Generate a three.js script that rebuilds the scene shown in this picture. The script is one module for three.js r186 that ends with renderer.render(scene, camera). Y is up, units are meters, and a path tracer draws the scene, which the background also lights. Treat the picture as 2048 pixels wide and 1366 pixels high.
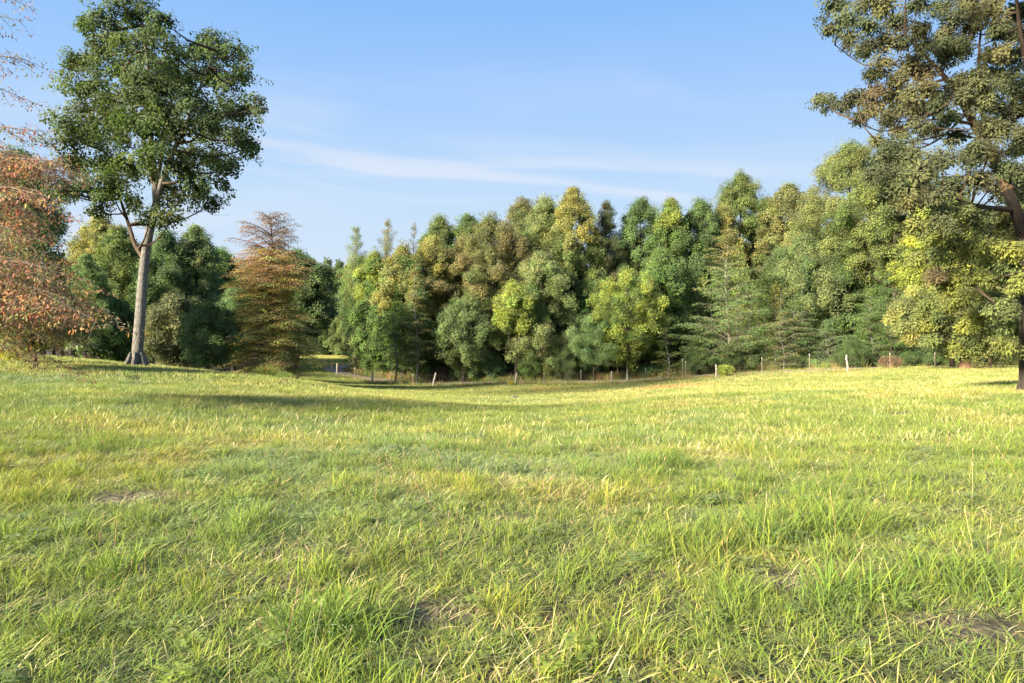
import * as THREE from 'three';
import { mergeGeometries } from 'three/addons/utils/BufferGeometryUtils.js';

// ---------------------------------------------------------------- camera, sky, sun, exposure
const F = 1365, EYE = 1.6, EXPOSURE = 3.9;
const scene = new THREE.Scene();
const camera = new THREE.PerspectiveCamera(53.17, 2048 / 1366, 0.05, 3000);
camera.position.set(0, EYE, 0);
camera.lookAt(0, EYE, -10);
const renderer = new THREE.WebGLRenderer();
renderer.toneMapping = THREE.LinearToneMapping;
renderer.toneMappingExposure = EXPOSURE;
renderer.shadowMap.enabled = true;

const SUN = new THREE.Vector3(-0.76, 0.39, 0.58).normalize();
const sun = new THREE.DirectionalLight(new THREE.Color().setRGB(1, 0.87, 0.66), 5);
sun.position.copy(SUN).multiplyScalar(200);
sun.castShadow = true;
sun.shadow.radius = 22;
Object.assign(sun.shadow.camera, { left: -120, right: 120, top: 90, bottom: -90, near: 1, far: 500 });
sun.shadow.mapSize.set(4096, 4096);
scene.add(sun);

// ---------------------------------------------------------------- random numbers and noise
function rng(seed) { let s = (seed * 2654435761) >>> 0; return () => { s = (s + 0x6d2b79f5) | 0; let t = Math.imul(s ^ (s >>> 15), 1 | s); t = (t + Math.imul(t ^ (t >>> 7), 61 | t)) ^ t; return ((t ^ (t >>> 14)) >>> 0) / 4294967296; }; }
const clamp = (x, a = 0, b = 1) => Math.min(b, Math.max(a, x)), lerp = (a, b, t) => a + (b - a) * t;
const smooth = (a, b, x) => { const t = clamp((x - a) / (b - a)); return t * t * (3 - 2 * t); };
const hash = (x, y, z = 0) => { let h = Math.imul(x | 0, 374761393) ^ Math.imul(y | 0, 668265263) ^ Math.imul(z | 0, 2147483647 - 1013904223); h = Math.imul(h ^ (h >>> 13), 1274126177); h = Math.imul(h ^ (h >>> 16), 2246822519); return ((h ^ (h >>> 15)) >>> 0) / 4294967296; };
function noise(x, y, k = 0, wrap = 0) {
  const ix = Math.floor(x), iy = Math.floor(y), fx = x - ix, fy = y - iy, u = fx * fx * (3 - 2 * fx), v = fy * fy * (3 - 2 * fy);
  const w = (n) => (wrap ? ((n % wrap) + wrap) % wrap : n), h = (a, b) => hash(w(a), w(b), k);
  return lerp(lerp(h(ix, iy), h(ix + 1, iy), u), lerp(h(ix, iy + 1), h(ix + 1, iy + 1), u), v);
}
function fbm(x, y, k = 0, oct = 4, wrap = 0) { let s = 0, a = 0.5, n = 0; for (let i = 0; i < oct; i++) { s += a * noise(x, y, k + i, wrap); n += a; a *= 0.5; x *= 2; y *= 2; wrap *= 2; } return s / n; }

// ---------------------------------------------------------------- the sky: deep blue overhead, paler towards the horizon, thin cirrus
{
  const W = 2048, H = 1024, data = new Float32Array(W * H * 4), K = 1 / EXPOSURE;
  const stops = [[-1, .30, .33, .30], [-0.02, .42, .50, .52], [0, .78, .86, .95], [0.09, .69, .815, .96], [0.2, .54, .74, .98], [0.33, .37, .615, .99], [0.48, .235, .49, .96], [0.7, .14, .34, .80], [1, .09, .24, .64]];
  for (let r = 0; r < H; r++) {
    const el = ((r + 0.5) / H - 0.5) * Math.PI, y = Math.sin(el);
    let i = 0; while (i < stops.length - 2 && y > stops[i + 1][0]) i++;
    const a = stops[i], b = stops[i + 1], t = clamp((y - a[0]) / (b[0] - a[0]));
    for (let c = 0; c < W; c++) {
      const az = ((c + 0.5) / W - 0.5) * 2 * Math.PI, x = Math.cos(az) * Math.cos(el), z = Math.sin(az) * Math.cos(el);
      const toSun = Math.max(0, x * SUN.x + y * SUN.y + z * SUN.z), glow = 0.22 * Math.pow(toSun, 4) + 1.5 * Math.pow(toSun, 12) + 3.5 * Math.pow(toSun, 60);  // bright sky glow round the sun, out of view, lighting from behind left
      let cloud = 0;
      if (y > 0.005) {
        const k = 1 / (y + 0.12), px = x * k, pz = z * k;
        const warp = fbm(px * 0.9 + 7, pz * 0.9 + 3, 40, 3) * 1.6;
        const streak = fbm(px * 0.55 + warp * 0.6 + 5.3, pz * 2.6 + warp, 50, 5), veil = fbm(px * 0.5 + 1.7, pz * 0.9 + 9, 60, 4);
        cloud = smooth(0.5, 0.9, streak) * 0.34 * smooth(0.4, 0.66, veil) + 0.07 * smooth(0.4, 0.8, veil);
        cloud *= smooth(0.0, 0.1, y) * (1 - 0.75 * smooth(0.30, 0.6, y));
        // the long low streak of thin cirrus, tilting down to the right
        const ang = Math.atan2(x, -z), mid = 0.229 - 0.066 * ang + 0.006 * Math.sin(ang * 9 + 1), thick = 0.028 + 0.024 * noise(ang * 6 + 9, 3, 71);
        const wisp = Math.exp(-Math.pow((y - mid) / thick, 2)) * smooth(-0.75, -0.2, ang) * (1 - smooth(0.22, 0.75, ang)) * smooth(0.34, 0.78, fbm(ang * 4 + warp * 1.6, y * 75 + ang * 4.9 + warp * 2, 80, 6)) * 1.45;
        cloud = clamp(cloud + 0.4 * wisp, 0, 0.9);
      }
      const o = (r * W + c) * 4;
      const white = [0.83, 0.87, 0.96];
      for (let q = 0; q < 3; q++) {
        let v = lerp(a[q + 1], b[q + 1], t);
        if (y > 0) v += [1.0, 0.84, 0.62][q] * glow;
        data[o + q] = lerp(v, white[q] * (1 + glow * 0.4), cloud) * K;
      }
      data[o + 3] = 1;
    }
  }
  const sky = new THREE.DataTexture(data, W, H, THREE.RGBAFormat, THREE.FloatType);
  sky.mapping = THREE.EquirectangularReflectionMapping; sky.magFilter = THREE.LinearFilter; sky.needsUpdate = true;
  scene.background = sky; scene.environment = sky;
}

// ---------------------------------------------------------------- naming and tagging
const taken = {};
function numbered(n) { const k = taken[n] = (taken[n] ?? -1) + 1; return k ? n + '_' + String(k).padStart(3, '0') : n; }
function tag(o, label, category, group, kind) { o.userData.label = label; if (category) o.userData.category = category; if (group) o.userData.group = group; if (kind) o.userData.kind = kind; return o; }
function thing(name, label, category, at, group) { const o = new THREE.Group(); o.name = numbered(name); o.position.copy(at); scene.add(o); return tag(o, label, category, group); }
function part(name, geo, m, parent) { const o = new THREE.Mesh(geo, m); o.name = parent === scene ? numbered(name) : name; o.castShadow = o.receiveShadow = true; parent.add(o); return o; }
const V = (x, y, z) => new THREE.Vector3(x, y, z);

// ---------------------------------------------------------------- terrain: a thin-plate surface through measured points (x, distance, height)
const P = (px, py, d) => [(px - 1024) / F * d, d, EYE - (py - 683) / F * d];
const CP = [
  [-6, 1, .05], [0, 1, 0], [6, 1, .03], [-12, 6, .22], [0, 6, 0], [12, 6, .12], [0, -15, .2], [-30, -10, .8], [30, -10, .4], [-100, -60, 1], [100, -60, 1],
  [0, 10, -.1], [0, 20, -.62], [0, 30, -1.32], [0, 45, -2.12], P(1030, 770, 64),
  P(0, 712, 38), P(273, 733, 37), P(450, 747, 36), P(600, 763, 33), P(750, 797, 26), P(900, 828, 20),
  [-28, 50, -.1], [-30, 62, -1.2], [-20, 46, -.65], [-20, 60, -1.8], [-11, 42, -1.35], [-6.5, 33, -1.2], [-4, 40, -1.75],
  P(665, 748, 74), P(743, 768, 66), P(868, 773, 64), P(1223, 770, 62), P(1432, 756, 60), P(1695, 746, 53), P(1980, 737, 58), P(1930, 739, 48),
  P(1700, 737.5, 59), P(1560, 743, 61.5), P(1432, 750, 65), P(1900, 733, 63), P(728, 758, 71), P(696, 749, 75),
  P(2045, 780, 22), P(1700, 790, 24), P(1400, 792, 26), P(2400, 760, 30),
  P(0, 900, 9.5), P(0, 820, 15), P(0, 760, 25), P(300, 800, 18), P(300, 762, 28), P(600, 803, 22),
  [0, 85, -2.3], [22, 82, -1.3], [45, 82, -.8], P(655, 726, 95), P(650, 713, 140), [-60, 80, -.6], [-50, 38, 1.3], [-50, 15, 1.0],
  [-150, 120, 0], [150, 120, 0], [-200, 300, -1], [0, 300, -1.5], [200, 300, -1],
];
const U = (dx, dz) => { const r2 = dx * dx + dz * dz; return r2 < 1e-9 ? 0 : r2 * Math.log(r2); };
const TPS = (() => {
  const n = CP.length, N = n + 3, A = [...Array(N)].map(() => new Float64Array(N + 1));
  for (let i = 0; i < n; i++) {
    for (let j = 0; j < n; j++) A[i][j] = U(CP[i][0] - CP[j][0], CP[i][1] - CP[j][1]);
    A[i][i] += 0.05; A[i][n] = A[n][i] = 1; A[i][n + 1] = A[n + 1][i] = CP[i][0]; A[i][n + 2] = A[n + 2][i] = CP[i][1]; A[i][N] = CP[i][2];
  }
  for (let c = 0; c < N; c++) {
    let p = c; for (let r = c + 1; r < N; r++) if (Math.abs(A[r][c]) > Math.abs(A[p][c])) p = r;
    [A[c], A[p]] = [A[p], A[c]];
    for (let r = 0; r < N; r++) if (r !== c) { const f = A[r][c] / A[c][c]; if (f) for (let k = c; k <= N; k++) A[r][k] -= f * A[c][k]; }
  }
  return A.map((r, i) => r[N] / r[i]);
})();
function ground(x, d) {
  const cx = clamp(x, -200, 200), cd = clamp(d, -60, 300), n = CP.length;
  let s = TPS[n] + TPS[n + 1] * cx + TPS[n + 2] * cd;
  for (let i = 0; i < n; i++) s += TPS[i] * U(cx - CP[i][0], cd - CP[i][1]);
  s += smooth(190, 330, d) * 26 * (0.6 + 0.6 * noise(x / 90 + 5, 1.5, 9));
  const near = 1 - smooth(60, 120, d);
  return s + near * (0.2 * (fbm(x / 5 + 20, d / 5 + 20, 3, 3) - 0.5) + 0.085 * (noise(x / 0.8, d / 0.8, 5) - 0.5));
}
const at = (px, d) => { const x = (px - 1024) / F * d; return V(x, ground(x, d), -d); };
const ray = (px, py, d) => V((px - 1024) / F * d, EYE - (py - 683) / F * d, -d);
const toPx = (x, d) => 1024 + x / d * F;

// what grows where: dry straw, cool blue-green growth, bare earth, and the forest floor
const BARE = [[P(612, 1132, 5), .33], [P(890, 1228, 4), .3], [P(820, 1262, 3.8), .2], [P(250, 1012, 6.7), .45], [P(1580, 1180, 4.5), .3], [P(1940, 1290, 3.7), .3], [P(1000, 1062, 6), .3], [P(560, 1180, 4.4), .2], [P(1790, 840, 16), .5], [P(1225, 950, 8.4), .35]];
const EDGE = [[-60, 80], [-14, 76.5], [-7, 73], [0, 72], [9, 70.5], [18, 68], [27, 62.5], [41, 66], [90, 70]];
const edgeD = (x) => { let i = 0; while (i < EDGE.length - 2 && x > EDGE[i + 1][0]) i++; return lerp(EDGE[i][1], EDGE[i + 1][1], clamp((x - EDGE[i][0]) / (EDGE[i + 1][0] - EDGE[i][0]))); };   // near edge of the woods right of the gap
const ROAD = [[2300, 67], [2050, 65], [1900, 63], [1700, 58.5], [1560, 61], [1432, 64.5], [1223, 67], [1030, 68], [868, 69], [770, 70.5], [710, 73], [678, 77], [666, 81], [674, 86], [702, 92], [750, 98]];
const ROADPTS = []; for (let i = 0; i < ROAD.length - 1; i++) for (let k = 0; k < 8; k++) { const px = lerp(ROAD[i][0], ROAD[i + 1][0], k / 8), d = lerp(ROAD[i][1], ROAD[i + 1][1], k / 8); ROADPTS.push([(px - 1024) / F * d, d]); }
const onRoad = (x, d) => d > 55 && ROADPTS.some(([a, b]) => (a - x) * (a - x) + (b - d) * (b - d) < 1.9);
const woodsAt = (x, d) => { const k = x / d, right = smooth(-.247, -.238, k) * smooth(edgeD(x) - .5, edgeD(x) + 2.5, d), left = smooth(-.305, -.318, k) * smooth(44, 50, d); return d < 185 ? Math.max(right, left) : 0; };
function patch(x, d) {
  const n1 = fbm(x / 2.6 + 11, d / 2.6, 21, 3), n2 = fbm(x / 0.9, d / 0.9 + 31, 25, 3), n3 = fbm(x / 9 + 3, d / 9 + 7, 29, 3);
  let dry = smooth(0.40, 0.68, n1 * 0.6 + n2 * 0.4), cool = smooth(0.45, 0.72, n3 * 0.6 + (1 - n2) * 0.4), bare = 0;
  const far = smooth(25, 36, d);
  dry = lerp(dry, clamp(smooth(0.34, 0.62, n1 * 0.6 + n3 * 0.4) * 1.1), far * smooth(2, 12, x));
  dry = lerp(dry, dry * 0.45, far * (1 - smooth(-2, 8, x)));
  const tan = Math.exp(-Math.pow((x - 12.5) / 3.2, 2) - Math.pow((d - 51) / 3.0, 2)) + 0.6 * Math.exp(-Math.pow((x - 3) / 4, 2) - Math.pow((d - 57) / 2.5, 2));
  dry = clamp(dry + tan * 0.9);
  for (const [p, r] of BARE) { const e = Math.hypot((x - p[0]) / 1.3, d - p[1]) / (r * .8); if (e < 1.6) bare = Math.max(bare, 1 - smooth(0.55 + 0.4 * n2, 1.1 + 0.4 * n2, e)); }
  return { dry, cool, bare, tan, n2 };
}

// ---------------------------------------------------------------- textures
function tex(n, fn, srgb) {
  const d = new Uint8Array(n * n * 4);
  for (let y = 0; y < n; y++) for (let x = 0; x < n; x++) { const c = fn(x / n, y / n), o = (y * n + x) * 4; for (let k = 0; k < 3; k++) d[o + k] = clamp(c[k]) * 255; d[o + 3] = 255; }
  const t = new THREE.DataTexture(d, n, n); t.wrapS = t.wrapT = THREE.RepeatWrapping; t.magFilter = THREE.LinearFilter; t.minFilter = THREE.LinearMipmapLinearFilter; t.generateMipmaps = true;
  if (srgb) t.colorSpace = THREE.SRGBColorSpace; t.needsUpdate = true; return t;
}
const barkHeight = (u, v) => { const w = fbm(u * 8, v * 8, 90, 3, 8) * 0.5; const ridge = Math.abs(fbm(u * 20 + w * 4, v * 4, 95, 3, 4) - 0.5) * 2; return clamp(1 - ridge * 1.9) * 0.75 + 0.25 * fbm(u * 32, v * 32, 99, 2, 32); };
const barkBump = tex(256, (u, v) => { const h = 1 - barkHeight(u, v); return [h, h, h]; });
const barkMap = tex(256, (u, v) => { const h = 1 - barkHeight(u, v), l = fbm(u * 6, v * 6, 110, 4, 6), g = 0.55 + 0.4 * h + 0.25 * (l - 0.5); return [g, g * 0.985, g * 0.95]; }, true);
const bark = (r, g, b) => new THREE.MeshStandardMaterial({ color: new THREE.Color().setRGB(r, g, b), roughness: 0.95, map: barkMap, bumpMap: barkBump, bumpScale: 0.02 });
const M = {
  barkGrey: bark(.33, .32, .305), barkBrown: bark(.17, .115, .075), barkDark: bark(.085, .065, .05), barkPale: bark(.42, .38, .32), barkWarm: bark(.30, .19, .11),
};
const leafMat = (t = 0.35) => new THREE.MeshPhysicalMaterial({ color: 0xffffff, vertexColors: true, roughness: 1, transmission: t, thickness: 0, side: THREE.DoubleSide, specularIntensity: 0.6 });
M.leaf = leafMat(0.5); M.grass = leafMat(0.4);
M.straw2 = new THREE.MeshStandardMaterial({ color: new THREE.Color().setRGB(.25, .24, .10), roughness: 1 });
M.straw = new THREE.MeshStandardMaterial({ color: 0xffffff, vertexColors: true, roughness: 0.7, side: THREE.DoubleSide });

// ---------------------------------------------------------------- mesh builder
class Build {
  constructor() { this.p = []; this.u = []; this.c = []; this.i = []; }
  vert(p, u, v, c) { this.p.push(p.x, p.y, p.z); this.u.push(u, v); if (c) this.c.push(c[0], c[1], c[2]); return this.p.length / 3 - 1; }
  tri(a, b, c) { this.i.push(a, b, c); }
  tube(pts, radii, sides = 7, cap = true, rough = 0, R = Math.random) {
    let prev = null, len = 0, up = V(1, 0, 0);
    for (let k = 0; k < pts.length; k++) {
      const t = V(0, 0, 0).subVectors(pts[Math.min(k + 1, pts.length - 1)], pts[Math.max(k - 1, 0)]).normalize();
      if (Math.abs(t.dot(up)) > 0.95) up = V(0, 0, 1);
      const n = up.clone().addScaledVector(t, -t.dot(up)).normalize(), b = V(0, 0, 0).crossVectors(t, n); up = n;
      if (k) len += pts[k].distanceTo(pts[k - 1]);
      const row = [];
      for (let s = 0; s <= sides; s++) {
        const a = s / sides * Math.PI * 2, r = radii[k] * (1 + rough * Math.sin(a * 3 + k * 0.6) * 0.5 + rough * Math.sin(a * 5 + 1) * 0.4);
        row.push(this.vert(pts[k].clone().addScaledVector(n, Math.cos(a) * r).addScaledVector(b, Math.sin(a) * r), s / sides * Math.max(1, Math.round(radii[0] * 4)), len / 1.4));
      }
      if (prev) for (let s = 0; s < sides; s++) { this.tri(prev[s], prev[s + 1], row[s]); this.tri(row[s], prev[s + 1], row[s + 1]); }
      prev = row;
    }
    if (cap) { const e = this.vert(pts[pts.length - 1], 0, len); for (let s = 0; s < sides; s++) this.tri(prev[s], prev[s + 1], e); }
    return this;
  }
  geo() {
    const g = new THREE.BufferGeometry();
    g.setAttribute('position', new THREE.Float32BufferAttribute(this.p, 3)); g.setAttribute('uv', new THREE.Float32BufferAttribute(this.u, 2));
    if (this.c.length) g.setAttribute('color', new THREE.Float32BufferAttribute(this.c, 3));
    g.setIndex(this.i); g.computeVertexNormals(); return g;
  }
}
const curve = (pts, n) => new THREE.CatmullRomCurve3(pts, false, 'centripetal').getPoints(n);

// ---------------------------------------------------------------- the ground sheet
{
  const ds = [], xs = [];
  for (let d = -60; d < 0; d += 4) ds.push(d);
  for (let d = 0; d < 12; d += 0.25) ds.push(d);
  for (let d = 12; d < 80; d += 0.6) ds.push(d);
  for (let d = 80, s = 1; d < 1400; d += s, s *= 1.09) ds.push(d); ds.push(2200);
  const half = []; for (let x = 0, s = 0.4; x < 1500; x += s) { half.push(x); if (x > 14) s *= x > 60 ? 1.18 : 1.012; }
  for (let i = half.length - 1; i > 0; i--) xs.push(-half[i]); xs.push(...half);
  const b = new Build(), nx = xs.length;
  for (const d of ds) for (const x of xs) {
    const q = d > 0 && d < 75 && Math.abs(x) < 60 ? patch(x, d) : { dry: .4, cool: .2, bare: 0, tan: 0, n2: .5 };
    let c = [lerp(.085, .21, q.dry), lerp(.11, .175, q.dry), lerp(.03, .07, q.dry)];
    c = c.map((v, i) => lerp(v, [.27, .22, .15][i], q.bare * .8));
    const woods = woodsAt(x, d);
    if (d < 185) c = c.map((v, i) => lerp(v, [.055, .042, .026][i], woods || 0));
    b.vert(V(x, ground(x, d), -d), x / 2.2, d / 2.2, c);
  }
  for (let j = 0; j < ds.length - 1; j++) for (let i = 0; i < nx - 1; i++) { const a = j * nx + i; b.tri(a, a + 1, a + nx); b.tri(a + 1, a + nx + 1, a + nx); }
  const soil = tex(512, (u, v) => { const n = fbm(u * 24, v * 24, 120, 4, 24), f = fbm(u * 90, v * 40, 130, 2, 10), s = 0.55 + 0.5 * (n - 0.2) * (0.7 + 0.6 * f); return [s, s * 0.98, s * 0.94]; }, true);
  const soilBump = tex(512, (u, v) => { const n = fbm(u * 40, v * 40, 140, 4, 40); return [n, n, n]; });
  const m = part('ground', b.geo(), new THREE.MeshStandardMaterial({ vertexColors: true, roughness: 1, map: soil, bumpMap: soilBump, bumpScale: 0.05 }), scene);
  tag(m, 'rolling pasture ground that dips to a hollow before the woods', 'ground', null, 'structure');
}

// ---------------------------------------------------------------- grass
// one tuft: blades that rise from a small patch and arch over
function tuft(seed, { n, spread, len, wid, lean, curl, seg = 4, tones, flat = 0 }) {
  const R = rng(seed), b = new Build();
  for (let i = 0; i < n; i++) {
    const a = R() * 6.283, r = Math.sqrt(R()) * spread, L = len * (0.45 + 0.75 * R()), w = wid * (0.6 + 0.7 * R()), az = R() < 0.6 ? a + (R() - .5) * 1.6 : R() * 6.283;
    let tilt = lean * (0.15 + R()) + flat, p = V(Math.cos(a) * r, -0.015, Math.sin(a) * r);
    const dirH = V(Math.cos(az), 0, Math.sin(az)), tw = az + Math.PI / 2 + (R() - .5) * 1.8, side = V(Math.cos(tw), 0, Math.sin(tw)), cv = curl * (0.3 + R() * 1.2) / seg, c = tones[Math.floor(R() * tones.length)], j = 0.8 + 0.4 * R();
    let prev = null;
    for (let s = 0; s <= seg; s++) {
      const t = s / seg, ww = w * (s === seg ? 0.05 : (t < 0.5 ? 0.75 + 0.5 * t : 1 - (t - 0.5) * 1.2)) / 2, cc = c.map((v) => v * j);
      const l = b.vert(p.clone().addScaledVector(side, -ww), 0, t, cc), rr = b.vert(p.clone().addScaledVector(side, ww), 1, t, cc);
      if (prev) { b.tri(prev[0], prev[1], l); b.tri(l, prev[1], rr); }
      prev = [l, rr];
      p = p.clone().addScaledVector(dirH, Math.sin(tilt) * L / seg).add(V(0, Math.cos(tilt) * L / seg, 0)); tilt += cv;
    }
  }
  return b.geo();
}
function stalks(seed, n, len) {   // thin seed stalks with a small head
  const R = rng(seed), b = new Build();
  for (let i = 0; i < n; i++) {
    const a = R() * 6.283, r = R() * 0.12, az = R() * 6.283, L = len * (0.6 + 0.6 * R()), lean = 0.15 + R() * 0.45;
    const base = V(Math.cos(a) * r, 0, Math.sin(a) * r), d = V(Math.cos(az) * Math.sin(lean), Math.cos(lean), Math.sin(az) * Math.sin(lean));
    const p = [0, .5, 1].map((t) => base.clone().addScaledVector(d, L * t).add(V(Math.cos(az) * t * t * .05, 0, Math.sin(az) * t * t * .05)));
    for (const [w, q] of [[.0013, V(1, 0, 0)], [.0013, V(0, 0, 1)]]) {
      const v = p.map((x, k) => [b.vert(x.clone().addScaledVector(q, -w), 0, k, [.8, .8, .6]), b.vert(x.clone().addScaledVector(q, w), 1, k, [.8, .8, .6])]);
      for (let k = 0; k < 2; k++) { b.tri(v[k][0], v[k][1], v[k + 1][0]); b.tri(v[k + 1][0], v[k][1], v[k + 1][1]); }
      const tip = p[2], h = [b.vert(tip, 0, 0, [1, .9, .7]), b.vert(tip.clone().addScaledVector(d, .022).addScaledVector(q, .0035), 0, 0, [1, .9, .7]), b.vert(tip.clone().addScaledVector(d, .05), 0, 0, [1, .9, .7]), b.vert(tip.clone().addScaledVector(d, .022).addScaledVector(q, -.0035), 0, 0, [1, .9, .7])];
      b.tri(h[0], h[1], h[2]); b.tri(h[0], h[2], h[3]);
    }
  }
  return b.geo();
}
function clover(seed) {           // low broad-leaved weeds
  const R = rng(seed), b = new Build();
  for (let i = 0; i < 16; i++) {
    const a = R() * 6.283, r = Math.sqrt(R()) * 0.1, h = 0.03 + R() * 0.09, p = V(Math.cos(a) * r, h, Math.sin(a) * r), j = 0.75 + R() * 0.5;
    for (let k = 0; k < 3; k++) {
      const az = a + k * 2.1, d = V(Math.cos(az), (R() - .4) * .6, Math.sin(az)).multiplyScalar(0.018 + R() * .014), s = V(-d.z, 0, d.x).multiplyScalar(.6), c = [j, j, j];
      const v = [b.vert(p, 0, 0, c), b.vert(p.clone().addScaledVector(d, .7).add(s), 0, 0, c), b.vert(p.clone().add(d), 0, 0, c), b.vert(p.clone().addScaledVector(d, .7).sub(s), 0, 0, c)];
      b.tri(v[0], v[1], v[2]); b.tri(v[0], v[2], v[3]);
    }
  }
  return b.geo();
}
const T = [[1, 1, 1], [.9, 1, .8], [1.2, 1.1, .9], [.8, .95, .8], [1.35, 1.15, 1.0], [1.05, 1.05, .9], [.7, .85, .7], [1.9, 1.45, 3.6]], TS = [[1, 1, 1], [.8, .78, .7], [1.25, 1.2, 1.15], [.65, .6, .5]];
const G = {
  green: { geo: tuft(1, { n: 38, spread: .13, len: .135, wid: .0048, lean: .7, curl: 1.5, tones: T }), mat: M.grass, label: 'green arching blades of long pasture grass in the foreground' },
  tall: { geo: tuft(2, { n: 30, spread: .11, len: .24, wid: .0055, lean: .6, curl: 1.5, seg: 5, tones: T }), mat: M.grass, label: 'taller lush green grass clumps standing out of the foreground' },
  mat: { geo: tuft(3, { n: 40, spread: .17, len: .14, wid: .005, lean: .6, curl: .9, flat: .6, tones: T }), mat: M.grass, label: 'low matted green grass near the camera' },
  straw: { geo: tuft(4, { n: 14, spread: .16, len: .145, wid: .004, lean: .7, curl: .9, flat: .75, seg: 3, tones: TS }), mat: M.straw, label: 'dry straw-coloured dead blades lying in the foreground grass' },
  mid: { geo: tuft(5, { n: 46, spread: .24, len: .17, wid: .0068, lean: .75, curl: 1.4, seg: 3, tones: T }), mat: M.grass, label: 'long green grass across the middle of the pasture' },
  midStraw: { geo: tuft(6, { n: 14, spread: .22, len: .16, wid: .006, lean: .55, curl: .7, seg: 2, flat: .3, tones: TS }), mat: M.straw, label: 'dry pale blades among the mid-distance grass' },
  far: { geo: tuft(7, { n: 44, spread: .42, len: .17, wid: .017, lean: .5, curl: .9, seg: 2, tones: T }), mat: M.grass, label: 'shorter grass over the hollow and far slope of the pasture' },
  farStraw: { geo: tuft(8, { n: 24, spread: .42, len: .165, wid: .012, lean: .5, curl: .6, seg: 2, flat: .2, tones: TS }), mat: M.straw, label: 'yellowed dry grass on the sunlit slope towards the fence' },
  verge: { geo: tuft(9, { n: 26, spread: .35, len: .75, wid: .016, lean: .35, curl: .6, seg: 3, tones: TS }), mat: M.straw, label: 'tall tan weeds and dry grass along the wire fence' },
  seed: { geo: stalks(10, 2, .24), mat: M.straw, label: 'thin seed stalks rising over the pasture grass' },
  weed: { geo: clover(11), mat: M.grass, label: 'low broad-leaved clover and weeds between the grass blades' },
};
G.bushy = { geo: tuft(12, { n: 30, spread: .16, len: .75, wid: .03, lean: .35, curl: .8, seg: 3, tones: T.slice(0, 5) }) };
const GREENS = { lush: [.13, .21, .03], green: [.212, .292, .036], yel: [.355, .365, .05], cool: [.205, .30, .10], farG: [.26, .315, .07] };
const mixc = (a, b, t) => a.map((v, i) => lerp(v, b[i], t));
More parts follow.
